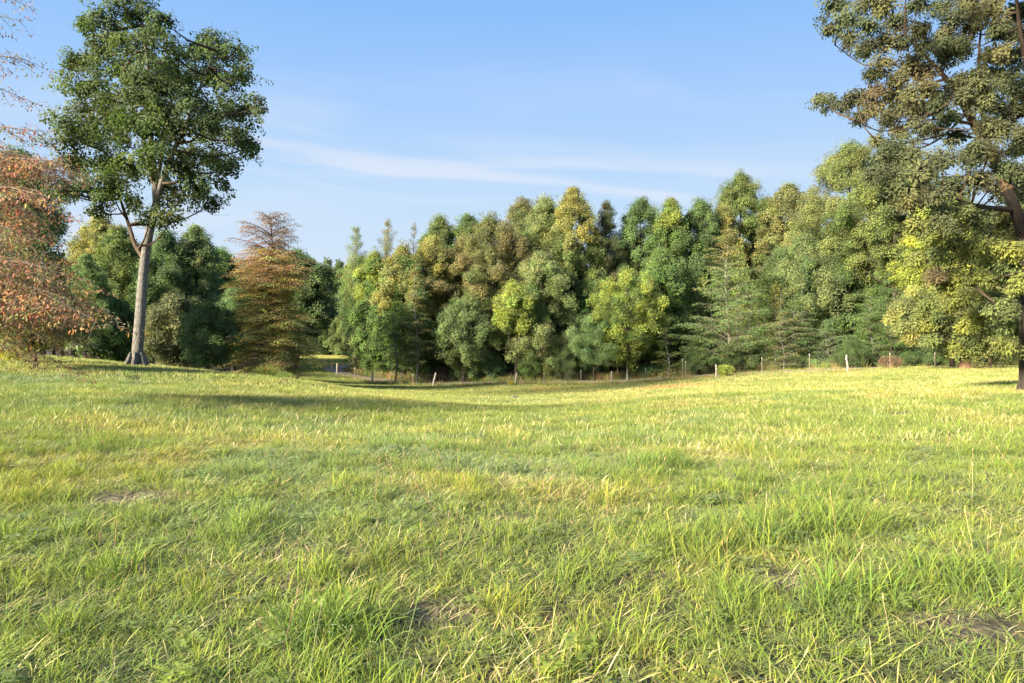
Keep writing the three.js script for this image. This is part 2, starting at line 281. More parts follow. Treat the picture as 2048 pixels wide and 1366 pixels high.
{
  const R = rng(77), put = {}; for (const k in G) if (G[k].mat) put[k] = [];
  const LUSH = [[P(680, 1285, 3.65), .32], [P(1480, 1085, 5.5), .45], [P(1630, 1060, 5.8), .5], [P(1700, 1225, 4.1), .3], [P(1310, 930, 9), .5], [P(1920, 1200, 4.3), .4]];
  const drop = (kind, x, d, s, c) => put[kind].push([x, ground(x, d), -d, s, c]);
  const tone = (q, x, d) => {
    let c = mixc(GREENS.green, GREENS.yel, clamp(q.dry * 0.8 + (R() - .5) * .7)); c = mixc(c, GREENS.cool, clamp(q.cool * 0.75 + (R() - .5) * .3)); if (R() < .15) c = mixc(c, GREENS.lush, .8);
    const j = 0.78 + 0.44 * R(); return c.map((v) => v * j);
  };
  const straw = (q) => { const j = 0.7 + 0.6 * R(), c = R() < .3 ? [.34, .24, .11] : [.58, .50, .27]; return c.map((v) => v * j); };
  const strew = (d0, d1, dens, wide, fn) => { const n = Math.round(dens * wide * (d1 * d1 - d0 * d0) + 2 * dens * (d1 - d0)); for (let i = 0; i < n; i++) { const d = Math.sqrt(lerp(d0 * d0, d1 * d1, R())), x = (R() * 2 - 1) * (wide * d + 1); fn(x, d); } };
  strew(1.6, 11, 135, .82, (x, d) => {
    const q = patch(x, d); if (R() < q.bare * 0.8) { if (R() < .35) drop('straw', x, d, .5 + .6 * R(), straw(q)); return; }
    let lush = 0; for (const [p, r] of LUSH) lush = Math.max(lush, 1 - smooth(r * .5, r, Math.hypot((x - p[0]) / 1.2, d - p[1])));
    const clump = noise(x / .45 + 50, d / .45, 33);
    if (R() < (.08 + q.dry * 0.62) * (1 - lush)) drop('straw', x, d, .7 + .7 * R(), straw(q));
    let c = tone(q, x, d); if (lush > 0) c = mixc(c, GREENS.lush.map((v) => v * (0.9 + .5 * R())), lush * .5);
    const k = R();
    if ((lush > .3 && k < .6) || (clump > .72 && k < .5)) drop('tall', x, d, (.65 + .5 * R()) * (1 + lush * .3), c);
    else if (k < .42 + .2 * (1 - clump)) drop('mat', x, d, .7 + .6 * R(), c); else drop('green', x, d, (.55 + .55 * R()) * (.75 + .5 * clump), c);
    if (R() < .02) drop('seed', x, d, .7 + .6 * R(), [.4, .35, .2].map((v) => v * (.7 + .6 * R())));
    if (R() < .03) drop('weed', x, d, .6 + .5 * R(), c.map((v, i) => v * [.7, .8, .5][i]));
  });
  strew(10.5, 28, 46, .86, (x, d) => {
    if (d < 11 && R() < .5) return;
    const q = patch(x, d); if (R() < q.bare * .9) return; const clump = fbm(x / 1.1 + 50, d / 1.1, 33, 2);
    if (R() < .08 + q.dry * .32) drop('midStraw', x, d, .7 + .6 * R(), straw(q)); 
    drop('mid', x, d, (.5 + .5 * R()) * (.65 + .75 * clump), tone(q, x, d));
  });
  const wooded = (x, d) => woodsAt(x, d) > .5;
  strew(27, 74, 15, .80, (x, d) => {
    if (wooded(x, d) || onRoad(x, d)) return; const q = patch(x, d);
    if (R() < .06 + q.dry * .5) drop('farStraw', x, d, (.6 + .6 * R()) * (1 + .5 * q.tan), q.tan > .35 ? [.42, .26, .10].map((v) => v * (.7 + .5 * R())) : [.44, .41, .16].map((v) => v * (.75 + .5 * R())));
    if (R() < 1 - q.dry * .35) drop('far', x, d, .5 + .55 * R(), mixc(tone(q, x, d), GREENS.farG, .6).map((v, i) => v));
  });
  for (let i = 0; i < 5200; i++) { const d = 72 + 80 * Math.pow(R(), .8), k = lerp(-.316, -.23, R()), x = k * d; if (wooded(x, d) || onRoad(x, d) || (d > 112 && R() < .3)) continue; drop('far', x, d, .7 + .8 * R(), mixc(GREENS.farG, GREENS.yel, R()).map((v) => v * (.8 + .4 * R()))); }
  // tall dry weeds along the fence and the edge of the woods
  for (let i = 0; i < 5600; i++) {
    const px = 690 + R() * 1400, line = fenceD(px), d = line + (R() < .3 ? (R() - .3) * 1.6 : 6 + R() * 5.5), x = (px - 1024) / F * d;
    if (onRoad(x, d) || noise(px / 30, i % 3, 44) < .28 || (px > 1380 && d < line + 3 && R() < .8) || (px > 1380 && d < line + 6 && d > line + 2.5)) continue;
    drop('verge', x, d, .35 + .6 * R() * R() + (d > line + 3 ? .35 : 0), R() < .68 ? [.19, .23, .055].map((v) => v * (.6 + .6 * R())) : [.36, .26, .12].map((v) => v * (.6 + .6 * R())));
  }
  const Mx = new THREE.Matrix4(), q = new THREE.Quaternion(), e = new THREE.Euler(), C = new THREE.Color();
  for (const k in put) {
    const list = put[k], im = new THREE.InstancedMesh(G[k].geo, G[k].mat, list.length);
    im.name = numbered({ straw: 'dry_grass', midStraw: 'dry_grass', farStraw: 'dry_grass', verge: 'roadside_weeds', seed: 'seed_stalks', weed: 'clover' }[k] || 'grass');
    list.forEach(([x, y, z, s, c], i) => { e.set((R() - .5) * .25, R() * 6.283, (R() - .5) * .25); q.setFromEuler(e); Mx.compose(V(x, y, z), q, V(s, s * (.8 + .4 * R()), s)); im.setMatrixAt(i, Mx); im.setColorAt(i, C.setRGB(...c)); });
    im.castShadow = im.receiveShadow = true; scene.add(im); tag(im, G[k].label, 'grass', null, 'stuff');
    console.log(k, list.length);
  }
}
function fenceD(px) { const K = [[560, 82], [660, 75], [743, 66], [868, 64], [1030, 63.5], [1223, 62], [1432, 60], [1695, 54], [1980, 58], [2300, 60]]; let i = 0; while (i < K.length - 2 && px > K[i + 1][0]) i++; return lerp(K[i][1], K[i + 1][1], clamp((px - K[i][0]) / (K[i + 1][0] - K[i][0]))); }

// ---------------------------------------------------------------- leaves
// a twig's worth of leaves; +y points outwards from the crown
function spray(seed, { n, len, wid, R: rad, flat = 0.5, tall = 0.7, near = false, ragged = .25, droop = .1 }) {
  const R = rng(seed), b = new Build();
  for (let i = 0; i < n; i++) {
    const a = i * 2.39996 + R(), r = rad * Math.pow(R(), .55), p = V(Math.cos(a) * r, (R() - .45) * rad * 2 * tall * (1 - .5 * r / rad), Math.sin(a) * r);
    const d = V(Math.cos(a) + (R() - .5) * 1.4, (R() - .5) * 1.2 - droop, Math.sin(a) + (R() - .5) * 1.4).normalize();
    const nn = V((R() - .5) * 1.5, 1 - flat + flat * 1.4, (R() - .5) * 1.5).addScaledVector(V(Math.cos(a), 0, Math.sin(a)), (1 - flat) * .9).normalize();
    const side = V(0, 0, 0).crossVectors(nn, d).normalize(), up = V(0, 0, 0).crossVectors(d, side).normalize();
    const L = len * (.6 + .7 * R()), W = wid * (.65 + .6 * R()), j = 1 + (R() - .5) * 2 * ragged, w = (R() - .5) * ragged * .6, c = [j * (1 + w), j, j * (1 - w)];
    const at = (t, s, h) => b.vert(p.clone().addScaledVector(d, t * L).addScaledVector(side, s * W / 2).addScaledVector(up, h * W), 0, 0, c);
    if (near) {
      const m0 = at(0, 0, 0), m1 = at(.5, 0, -.04), tip = at(1, 0, -.22);
      for (const s of [-1, 1]) { const e1 = at(.28, s * .85, .14), e2 = at(.6, s, .12), e3 = at(.78, s * .5, .02); const f = s > 0 ? (x, y, z) => b.tri(x, y, z) : (x, y, z) => b.tri(x, z, y); f(m0, e1, m1); f(m1, e1, e2); f(m1, e2, e3); f(m1, e3, tip); }
    } else { const m0 = at(0, 0, 0), l = at(.45, -1, .18), r2 = at(.45, 1, .18), tip = at(1, 0, -.1); b.tri(m0, r2, tip); b.tri(m0, tip, l); }
  }
  return b.geo();
}
const S = {
  far: [11, 12, 13].map((s) => spray(s, { n: 22, len: .195, wid: .11, R: .46, flat: .4, ragged: .38 })),
  pale: [14].map((s) => spray(s, { n: 22, len: .19, wid: .09, R: .44, flat: .3, ragged: .45 })),
  fine: [15, 16].map((s) => spray(s, { n: 34, len: .14, wid: .05, R: .40, flat: .5, tall: .5, ragged: .3 })),
  layer: [17, 18].map((s) => spray(s, { n: 30, len: .14, wid: .06, R: .50, flat: .9, tall: .16, droop: .2 })),
  cedar: [19].map((s) => spray(s, { n: 44, len: .15, wid: .035, R: .30, flat: .1, tall: 1.1, droop: -.7 })),
  mass: [20, 21].map((s) => spray(s, { n: 38, len: .30, wid: .17, R: .95, flat: .4 })),
  maple: [22, 23].map((s) => spray(s, { n: 15, len: .14, wid: .115, R: .33, flat: .45, near: true, ragged: .16 })),
  oak: [24, 25].map((s) => spray(s, { n: 24, len: .105, wid: .048, R: .22, flat: .35, tall: .6, near: true, ragged: .16, droop: .3 })),
  red: [26, 27].map((s) => spray(s, { n: 14, len: .085, wid: .036, R: .24, flat: .5, tall: .45, near: true, ragged: .6, droop: .45 })),
  far2: [28].map((s) => spray(s, { n: 22, len: 1.0, wid: .6, R: 1.7, flat: .4 })),
};
const UP = V(0, 1, 0);
// a crown from a list of [position, outward direction, scale, colour]
function crown(list, geo, parent, R, name = 'crown') {
  const im = new THREE.InstancedMesh(geo, M.leaf, list.length), Mx = new THREE.Matrix4(), q = new THREE.Quaternion(), t = new THREE.Quaternion(), C = new THREE.Color();
  list.forEach(([p, dir, s, c], i) => { q.setFromUnitVectors(UP, dir); t.setFromAxisAngle(UP, R() * 6.283); Mx.compose(p, q.multiply(t), V(s, s, s)); im.setMatrixAt(i, Mx); im.setColorAt(i, C.setRGB(...c)); });
  im.name = name; im.castShadow = im.receiveShadow = true; im.userData.kind = 'stuff'; parent.add(im); return im;
}
const LEAFY = 1.7;
const pick = (pal, R) => { const a = pal[Math.floor(R() * pal.length)], b = pal[Math.floor(R() * pal.length)]; return mixc(a, b, R()).map((v) => v * LEAFY); };
function fillLobe(out, c, r, ry, count, colour, R, lift = .15, jit = .28, size = 1) {
  const per = 5, nb = Math.max(4, Math.round(count / per)), sq = V(.55 + .65 * R(), 1, .55 + .65 * R());
  for (let k = 0; k < nb; k++) {
    const v = R() * 2 - 1, a = R() * 6.283, s = Math.sqrt(1 - v * v), u = V(s * Math.cos(a), v, s * Math.sin(a));
    if (u.y < -.3 && R() < .6) { u.y *= -.6; u.normalize(); }
    const len = .32 + 1.15 * Math.pow(R(), 1.45), tone = 1 - jit + 2 * jit * R(), col = colour.map((x) => x * tone), sag = .22 * R();
    for (let w = 0; w < per; w++) {
      const t = len * (.38 + .62 * (w + R() * .7) / (per - .3)), f = .20;
      const p = V(c.x + (u.x * t + (R() - .5) * f) * r * sq.x, c.y + (u.y * t - sag * t * t + (R() - .5) * f) * ry, c.z + (u.z * t + (R() - .5) * f) * r * sq.z);
      const o = V(u.x + (R() - .5) * 1.1, u.y * .7 + lift + .25 + (R() - .5) * .6, u.z + (R() - .5) * 1.1).normalize(), j = .86 + .28 * R();
      out.push([p, o, size * (.62 + .6 * R()) * (w === per - 1 ? .8 : 1), col.map((x) => x * j)]);
    }
  }
}
const PAL = {
  mid: [[.072, .128, .024], [.06, .108, .024], [.092, .142, .028]], dark: [[.058, .105, .022], [.066, .11, .024], [.076, .12, .026]], blue: [[.066, .115, .03], [.08, .132, .036], [.06, .10, .027]],
  olive: [[.095, .13, .03], [.08, .118, .028], [.115, .14, .034]], gold: [[.22, .20, .045], [.17, .175, .045], [.13, .14, .04]], yel: [[.20, .23, .035], [.14, .185, .03], [.10, .15, .03]],
  brown: [[.125, .115, .04], [.105, .115, .034], [.14, .12, .042], [.09, .115, .03]], pale: [[.15, .18, .06], [.105, .15, .042], [.08, .13, .032], [.165, .185, .07]], ochre: [[.15, .155, .036], [.12, .145, .032], [.18, .17, .04]],
  feather: [[.10, .165, .055], [.13, .20, .06], [.075, .13, .04]], farGreen: [[.085, .125, .03], [.10, .13, .036]], grey: [[.095, .14, .042], [.078, .12, .036], [.125, .155, .052]],  // the farthest trees take a plain olive leaf green
};
const profile = {
  round: (t) => Math.pow(Math.max(0, 1 - Math.pow(2 * t - 1, 2)), .5), ovate: (t) => Math.pow(Math.max(0, 1 - Math.pow(2 * t - 1, 2)), .45) * (1.05 - .45 * t), top: (t) => Math.pow(Math.max(0, 1 - Math.pow(2 * t - 1, 2)), .5) * (.62 + .5 * t),
  cone: (t) => Math.pow(1 - t, .75) * Math.min(1, .55 + t * 4), column: (t) => Math.min(1, Math.pow(1 - t, .55) * 1.25) * Math.min(1, .6 + t * 3),
};
function makeTrunk(parent, base, topLocal, r, mat, R, ends = [], sides = 7) {
  const b = new Build(), bend = V((R() - .5) * .06, 0, (R() - .5) * .06).multiplyScalar(topLocal.y), pts = [];
  for (let k = 0; k <= 6; k++) { const t = k / 6; pts.push(V(topLocal.x * t + bend.x * Math.sin(t * 3.1), topLocal.y * t - (k ? 0 : .15), topLocal.z * t + bend.z * Math.sin(t * 3.1))); }
  b.tube(pts, pts.map((_, k) => r * (k ? 1 - .8 * k / 6 : 1.35)), sides, true, .12);
  part('trunk', b.geo(), mat, parent);
  if (ends.length) {
    const l = new Build();
    for (const e of ends) {
      const h = clamp((e.y - Math.hypot(e.x, e.z) * .8) / topLocal.y, .2, .92), k = h * 6, i = Math.min(5, Math.floor(k)), s = pts[i].clone().lerp(pts[i + 1], k - i), m = s.clone().lerp(e, .5).add(V(0, -.06 * s.distanceTo(e), 0)), rr = r * (1 - .8 * h) * .55;
      l.tube(curve([s, m, e], 4), [rr, rr * .8, rr * .6, rr * .4, rr * .15], 5, false);
    }
    part('branches', l.geo(), mat, parent).userData.kind = 'stuff';
  }
}
// a tree with a crown of leafy lobes
let treeSeed = 500;
function lobedTree(name, label, px, d, top, bot, hw, o = {}) {
  hw *= o.cat || d < 40 || px < 0 ? 1 : 1.32;
  const R = rng(treeSeed++), base = at(px, d), g = thing(name, label, o.cat || 'tree', base, o.group);
  const y = (py) => EYE - (py - 683) / F * d - base.y, y0 = Math.max(y(bot), .2), y1 = y(top), rad = hw / F * d, pal = o.pal || PAL.mid, prof = profile[o.prof || 'ovate'];
  const lr = .74 * (o.lobe || .32) * Math.min(rad, (y1 - y0) * .6), n = o.n || Math.round(clamp((y1 - y0) * rad / (lr * lr) * 1.5, 8, 120)), list = [], ends = [], xo = (o.lean || 0) / F * d;
  for (let i = 0; i < n; i++) {
    const t = clamp((i + .2 + R() * .6) / n, .03, .985), r0 = rad * prof(t), a = i * 2.39996 + R() * .9, q = t > .93 ? .15 : .3 + .8 * Math.sqrt(R()), lobe = lr * (.55 + .9 * R()) * (o.prof === 'cone' || o.prof === 'column' ? .55 + .6 * (1 - t) : 1);
    const rr = Math.max(0, r0 - lobe * .55) * q / .9, c = V(Math.cos(a) * rr + xo * t, lerp(y0 + lobe * .5, y1 - lobe * .8, t), Math.sin(a) * rr);
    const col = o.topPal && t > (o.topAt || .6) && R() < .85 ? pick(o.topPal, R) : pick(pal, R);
    fillLobe(list, c, lobe, lobe * (o.squash || .8 + .65 * R()), Math.round((o.dens || 1) * 44 * lobe * lobe + 6), col, R, .2, .38, o.size || 1);
    for (let w = 0, m = t > .55 ? 7 : 3; w < m; w++) { const b2 = R() * 6.283, k2 = lobe * (.75 + .55 * R()), uy = t > .55 ? .25 + .9 * R() : (R() - .3) * .8; list.push([V(c.x + Math.cos(b2) * k2 * .85, c.y + uy * lobe * .95, c.z + Math.sin(b2) * k2 * .85), V(Math.cos(b2) * .6, .8, Math.sin(b2) * .6).normalize(), (o.size || 1) * (.35 + .35 * R()), col.map((v) => v * (.7 + .6 * R()))]); }
    ends.push(c.clone());
  }
  const geos = S[o.leaf || 'far'];
  const tr = o.trunk ?? clamp(.028 * (y1), .05, .3);
  makeTrunk(g, base, V(xo * .8, y0 + (y1 - y0) * .8, 0), tr, o.bark || M.barkDark, R, ends.filter((_, i) => i % (o.limbs || 3) === 0), 7);
  crown(list, geos[Math.floor(R() * geos.length)], g, R);
  return g;
}
// a tree of layered boughs
function boughs(g, list, R, { mat, leaf, pal, every = .3, from = .3, twig = .4, size = 1, drop = .06, limbPart = true, sides = 5, twigR = .006, palAt }) {
  const leaves = [], wood = new Build(), thin = new Build();
  list.forEach(([a, e, r, col], bi) => {
    const L = a.distanceTo(e), m = a.clone().lerp(e, .5).add(V((R() - .5) * .12 * L, L * (.08 + .05 * R()), (R() - .5) * .12 * L)), pts = curve([a, m, e], 8), h = V(e.x - a.x, 0, e.z - a.z).normalize(), sd = V(-h.z, 0, h.x);
    const one = limbPart ? new Build() : wood; one.tube(pts, pts.map((_, k) => Math.max(r * (1 - k / 9), twigR)), sides, false);
    if (limbPart) part('limb', one.geo(), mat, g);
    const P0 = col || pal, steps = Math.max(2, Math.round(L * (1 - from) / every));
    for (let k = 0; k <= steps; k++) {
      const t = from + (1 - from) * k / steps, f = t * 8, i = Math.min(7, Math.floor(f)), c = pts[i].clone().lerp(pts[i + 1], f - i);
      leaves.push([c, V((R() - .5) * .5, 1, (R() - .5) * .5).normalize(), size * (.7 + .5 * R()), pick(P0, R).map((v) => v * (.75 + .5 * R()))]);
      for (const s of [-1, 1]) {
        const tl = L * twig * (1.05 - t * .75) * (.5 + .7 * R()), dir = sd.clone().multiplyScalar(s).addScaledVector(h, .7 + .5 * R()).normalize(), end = c.clone().addScaledVector(dir, tl).add(V(0, -drop * tl * (1 + 2 * R()) + (R() - .4) * .1 * tl, 0));
        thin.tube([c, c.clone().lerp(end, .5).add(V(0, .04 * tl, 0)), end], [twigR * 1.1, twigR * .8, twigR * .4], 3, false);
        const q = Math.max(1, Math.round(tl / every));
        for (let w = 1; w <= q; w++) if (R() < .92) leaves.push([c.clone().lerp(end, w / q).add(V((R() - .5) * .15, (R() - .5) * .12, (R() - .5) * .15)), V((R() - .5) * .6 + dir.x * .3, 1, (R() - .5) * .6 + dir.z * .3).normalize(), size * (.65 + .55 * R()), pick(P0, R).map((v) => v * (.7 + .6 * R()))]);
      }
    }
  });
  if (!limbPart && wood.p.length) part('branches', wood.geo(), mat, g).userData.kind = 'stuff';
  part('twigs', thin.geo(), mat, g).userData.kind = 'stuff';
  crown(leaves, S[leaf][0], g, R);
  return leaves.length;
}
// ---------------------------------------------------------------- the tall maple on the crest of the left slope
{
  const R = rng(901), d = 37, base = at(273, d), g = thing('maple_tree', 'tall green broadleaf tree with a bare grey trunk on the crest of the left slope', 'tree', base);
  const L = (px, py, dz = 0) => ray(px, py, d + dz).sub(base);
  const trunk = new Build(), main = [L(273, 737), L(274, 715), L(280, 640), L(285, 570), L(292, 500), L(303, 445), L(313, 405)];
  trunk.tube(curve(main, 16), [.52, .43, .40, .385, .375, .365, .355, .35, .345, .335, .32, .31, .30, .29, .28, .27, .26]
    .map((r) => r * .73), 14, false, .06);
  for (let k = 0; k < 6; k++) { const a = k * 1.05 + .3; trunk.tube([L(274, 705).add(V(Math.cos(a) * .3, 0, Math.sin(a) * .3)), L(273, 722).add(V(Math.cos(a) * .42, 0, Math.sin(a) * .42)), L(273, 738).add(V(Math.cos(a) * .68, -.1, Math.sin(a) * .68))], [.08, .14, .12], 6, false); }
  part('trunk', trunk.geo(), M.barkGrey, g);
  const leaders = [
    [[313, 405, 0], [308, 340, .2], [300, 260, .4], [298, 180, 0], [292, 100, -.3], [278, 30, 0], [270, -5, 0]],
    [[311, 412, 0], [330, 345, -.5], [348, 300, -.8], [370, 255, -1], [390, 200, -1.2], [410, 150, -1], [430, 100, -1]],
    [[288, 518, 0], [270, 490, .3], [258, 450, .6], [246, 415, 1], [228, 360, 1.6], [205, 300, 2], [185, 240, 2]],
    [[310, 395, 0], [322, 320, 1.5], [332, 260, 2.3], [345, 190, 2.6], [352, 130, 2.4]],
    [[306, 360, 0], [293, 300, -1.4], [275, 240, -2.4], [255, 180, -2.8], [240, 110, -2.4]],
  ], rad = [.2, .17, .13, .13, .13], paths = [];
  leaders.forEach((l, i) => { const pts = curve(l.map((q) => L(...q)), 18), b = new Build(); b.tube(pts, pts.map((_, k) => Math.max(.02, rad[i] * (1 - k / 20))), 9, false, .05); part('limb', b.geo(), i < 2 ? M.barkGrey : M.barkBrown, g); paths.push(pts); });
  const lobes = [[245, 20, 40], [205, 45, 42], [290, 40, 45], [320, 70, 30], [175, 48, 26], [225, 85, 45], [270, 95, 45], [330, 45, 26], [195, 130, 42], [150, 125, 30], [240, 145, 55], [300, 130, 55], [350, 110, 42], [395, 115, 45], [440, 100, 38], [470, 110, 30], [425, 82, 28], [360, 165, 55], [420, 160, 52], [470, 170, 42], [490, 140, 24], [150, 165, 32], [185, 185, 48], [165, 230, 40], [220, 215, 52], [275, 205, 55], [330, 225, 50], [390, 220, 50], [445, 225, 50], [490, 230, 36], [515, 215, 24], [135, 255, 36], [140, 290, 40], [190, 275, 48], [245, 280, 45], [420, 275, 46], [470, 280, 44], [500, 295, 28], [150, 335, 48], [205, 335, 52], [255, 335, 40], [130, 385, 40], [175, 390, 44], [225, 385, 40], [195, 420, 26], [270, 415, 26], [425, 325, 40], [460, 340, 30], [385, 310, 30], [440, 370, 26], [400, 385, 40], [425, 410, 28], [350, 400, 32], [345, 440, 26], [300, 440, 26], [370, 360, 26], [110, 370, 20], [260, -5, 35], [230, 240, 40], [310, 165, 50], [185, 100, 28], [300, 262, 44, -3], [322, 305, 36, -3], [282, 315, 34, -2.5], [345, 335, 32, -2], [312, 215, 46, -3.5], [268, 258, 42, -3], [350, 265, 44, -3], [330, 185, 46, -3.5], [285, 165, 44, -3.5], [380, 340, 34, -2], [235, 370, 36, -1.5], [330, 375, 24, 2.5], [410, 255, 44, -3]];
  const list = [], wood = new Build();
  lobes.forEach(([px, py, r, z], i) => {
    const edge = Math.hypot((px - 310) / 200, (py - 230) / 230), dz = z ?? (R() * 2 - 1) * 5.2 * Math.sqrt(Math.max(.1, 1 - edge * edge)), c = L(px, py, dz), rr = r / F * (d + dz) * 1.36;
    let best = null, bd = 1e9; for (const p of paths) p.forEach((q, k) => { if (k < 2) return; const w = q.distanceTo(c) + (q.y > c.y + .2 ? 2 : 0); if (w < bd) { bd = w; best = q; } });
    const m = best.clone().lerp(c, .55).add(V(0, -.1 * bd, 0)), r0 = clamp(.022 * bd + .02, .025, .085); wood.tube(curve([best, m, c], 6), [0, 1, 2, 3, 4, 5, 6].map((k) => r0 * (1 - k / 7.5)), 5, false);
    for (let k = 0; k < 7; k++) { const u = V(R() - .5, R() - .3, R() - .5).normalize().multiplyScalar(rr * (.7 + .35 * R())), s = m.clone().lerp(c, .3 + .7 * R()); wood.tube([s, s.clone().addScaledVector(u, .5).add(V(0, -.04, 0)), c.clone().add(u)], [.016, .011, .005], 3, false); }
    const col = mixc(pick([[.056, .10, .02], [.047, .09, .02], [.072, .112, .022]], R), [.20, .21, .035], .45 * R() * R());
    fillLobe(list, c, rr, rr * .82, Math.round(27 * rr * rr + 12), col.map((v) => v * .72), R, .25, .3, 1);
  });
  part('branches', wood.geo(), M.barkBrown, g).userData.kind = 'stuff';
  crown(list, S.maple[0], g, R); console.log('maple', list.length);
}

// ---------------------------------------------------------------- the oak that leans in from the right edge
{
  const R = rng(902), d = 22, base = at(2058, d), g = thing('oak_tree', 'large oak leaning in from the right edge with dark trunk and tan-green leaf clumps', 'tree', base);
  const L = (px, py, dz = 0) => ray(px, py, d + dz).sub(base);
  const main = [L(2060, 785), L(2057, 740), L(2055, 660), L(2054, 560), L(2048, 480), L(2028, 412), L(2012, 370, .3), L(1985, 310, .6), L(1948, 248, .8), L(1922, 200, .8), L(1893, 158, .6), L(1850, 112, .3), L(1810, 70, 0)];
  const pts = curve(main, 40), tb = new Build(); tb.tube(pts.slice(0, 20), pts.slice(0, 20).map((_, k) => .27 - .006 * k + (k < 2 ? .1 - .05 * k : 0)), 12, false, .08); part('trunk', tb.geo(), M.barkDark, g);
  const paths = [pts], limb = (l, r, m = M.barkBrown) => { const p = Array.isArray(l[0]) ? curve(l.map((q) => L(...q)), 16) : l, b = new Build(); b.tube(p, p.map((_, k) => Math.max(.015, r * (1 - k / (p.length * 1.08)))), 8, false, .06); part('limb', b.geo(), m, g); paths.push(p); };
  limb(pts.slice(19), .19, M.barkWarm);  // same stem in warmer bark, the colour standing in for sunlight on it
  limb([[2044, 500, 0], [2062, 420, 0], [2070, 300, .5], [2062, 180, .5], [2040, 60, .5], [2030, -40, 0]], .2);
  limb([[1980, 300, .6], [1962, 200, .4], [1958, 110, .2], [1966, 30, 0], [1975, -30, 0]], .07);
  limb([[1948, 248, .8], [1905, 240, .2], [1868, 225, -.5], [1815, 250, -1.2], [1760, 262, -1.6], [1710, 240, -2]], .06);
  limb([[2024, 420, 0], [1975, 415, -1], [1930, 405, -2], [1870, 380, -2.6], [1800, 372, -3]], .09);
  limb([[2045, 575, 0], [1990, 560, -.8], [1940, 572, -1.2], [1880, 560, -1.2]], .07, M.barkPale);
  limb([[1893, 158, .6], [1850, 165, 1.2], [1790, 130, 1.5], [1730, 130, 1.5], [1670, 90, 1.4]], .05);
  limb([[2045, 640, 0], [2000, 640, 1], [1950, 660, 1.6], [1900, 672, 2]], .06);
  limb([[1935, 225, .8], [1875, 280, 0], [1820, 300, -.5], [1765, 290, -.8]], .045);
  limb([[2050, 450, 0], [2150, 380, 1], [2260, 300, 1.5], [2380, 240, 2]], .14);
  limb([[2050, 520, 0], [2170, 500, -1], [2300, 470, -2], [2400, 460, -2]], .12);
  const lobes = [];
  const add = (a, r) => a.forEach((q) => lobes.push([q[0], q[1], q[2] ?? r, q[3]]));
  add([[1665, 15], [1690, 50], [1665, 62, 20], [1720, 20], [1760, 10], [1700, 85, 24], [1740, 60], [1790, 45], [1835, 15], [1880, 20], [1930, 10], [1990, 15], [2035, 20], [1770, 85], [1730, 100, 26], [1800, 90], [1840, 60], [1850, 100], [1890, 70], [1905, 45], [1820, 130], [1770, 130, 28], [1745, 150, 26], [1795, 165], [1850, 145], [1895, 115], [1940, 60], [1995, 60], [2030, 70], [2010, 100, 24], [1930, 105, 26]], 34);
  add([[1655, 205, 22], [1640, 198, 14], [1685, 215, 22], [1715, 200], [1750, 190], [1785, 195], [1820, 190], [1720, 235, 20], [1745, 220], [1860, 180], [1890, 190], [1920, 165, 26], [1955, 160], [1840, 220, 26], [1785, 235, 22], [1755, 285, 22], [1790, 265, 24], [1770, 245, 20], [1830, 255, 28], [1865, 260, 22], [1815, 215, 26], [1930, 190, 22], [1960, 200], [1985, 150, 28], [1975, 255], [1915, 275], [2010, 120], [2020, 180], [2040, 150], [2000, 220], [2035, 230], [1990, 265]], 30);
  add([[1770, 320, 34, -3], [1810, 310, 36, -2], [1840, 345, 40, -3], [1790, 360, 38, -3], [1880, 320, 40, -2], [1900, 370, 40, -2], [1860, 395, 38, -3], [1815, 405, 36, -3], [1930, 320, 38], [1960, 360, 40, -2], [1985, 310, 36], [2010, 340, 40, -2], [2035, 300, 36], [1925, 425, 34, -2], [1960, 440, 34, -1], [2000, 380, 34, 1.5], [2035, 390, 36, 1], [1750, 345, 30, -3], [1780, 300, 28, -2], [2045, 440, 30, 1.5], [1880, 445, 30, -3], [1830, 450, 28, -3]], 36);
  add([[2020, 480, 34, 1], [1990, 500, 34, -1], [1950, 500, 32, -1.4], [1910, 490, 30, -1.4], [2040, 540, 34, 1.6], [1995, 550, 36, -1], [1950, 555, 34, -1.2], [1905, 560, 32, -1.2], [1870, 555, 26, -1.2], [1875, 510, 26, -1.5], [2030, 600, 36, 1.6], [1980, 605, 36, 1], [1930, 600, 34, 1.4], [1890, 610, 32, 1.6], [1860, 605, 24, 1.8], [2035, 660, 34, 1.6], [1985, 660, 36, 1], [1935, 650, 34, 1.6], [1890, 655, 34, 2], [1850, 650, 28, 2], [1845, 625, 24, 2], [1910, 690, 28, 2], [1950, 698, 24, 1.8], [1870, 680, 24, 2], [2010, 695, 28, 1]], 34);
  add([[2030, 500, 40, -2], [2042, 570, 40, -2], [2020, 620, 40, -2], [1980, 560, 38, 1.5], [2000, 455, 34, 2], [1960, 480, 36, 2.4], [2040, 350, 38, -2], [2005, 430, 26, 1.5], [1930, 520, 36, 2], [1900, 540, 30, 2], [2015, 690, 34, -1]], 36);
  add([[1960, 30], [2000, 60], [2045, 40], [1985, 110], [2045, 110], [1965, 180], [2040, 200], [2010, 250], [2045, 270], [1950, 300], [1900, 235], [1870, 215], [1975, 215], [2000, 160], [1935, 20], [1905, 85]], 34);
  add([[1880, 420, 34, -2], [1915, 460, 34, 1], [1970, 520, 36, 1], [2025, 545, 34, -1.5], [1900, 575, 32, -1], [1960, 630, 34, .5], [2010, 640, 34, -1], [1875, 635, 28, 1.8], [1920, 670, 30, 1.8], [1965, 685, 28, 1.5], [1860, 470, 30, 1], [1845, 520, 24, 1]], 32);
  for (let k = 0; k < 46; k++) lobes.push([2080 + R() * 360, -260 + R() * 900, 52, (R() - .5) * 8]);
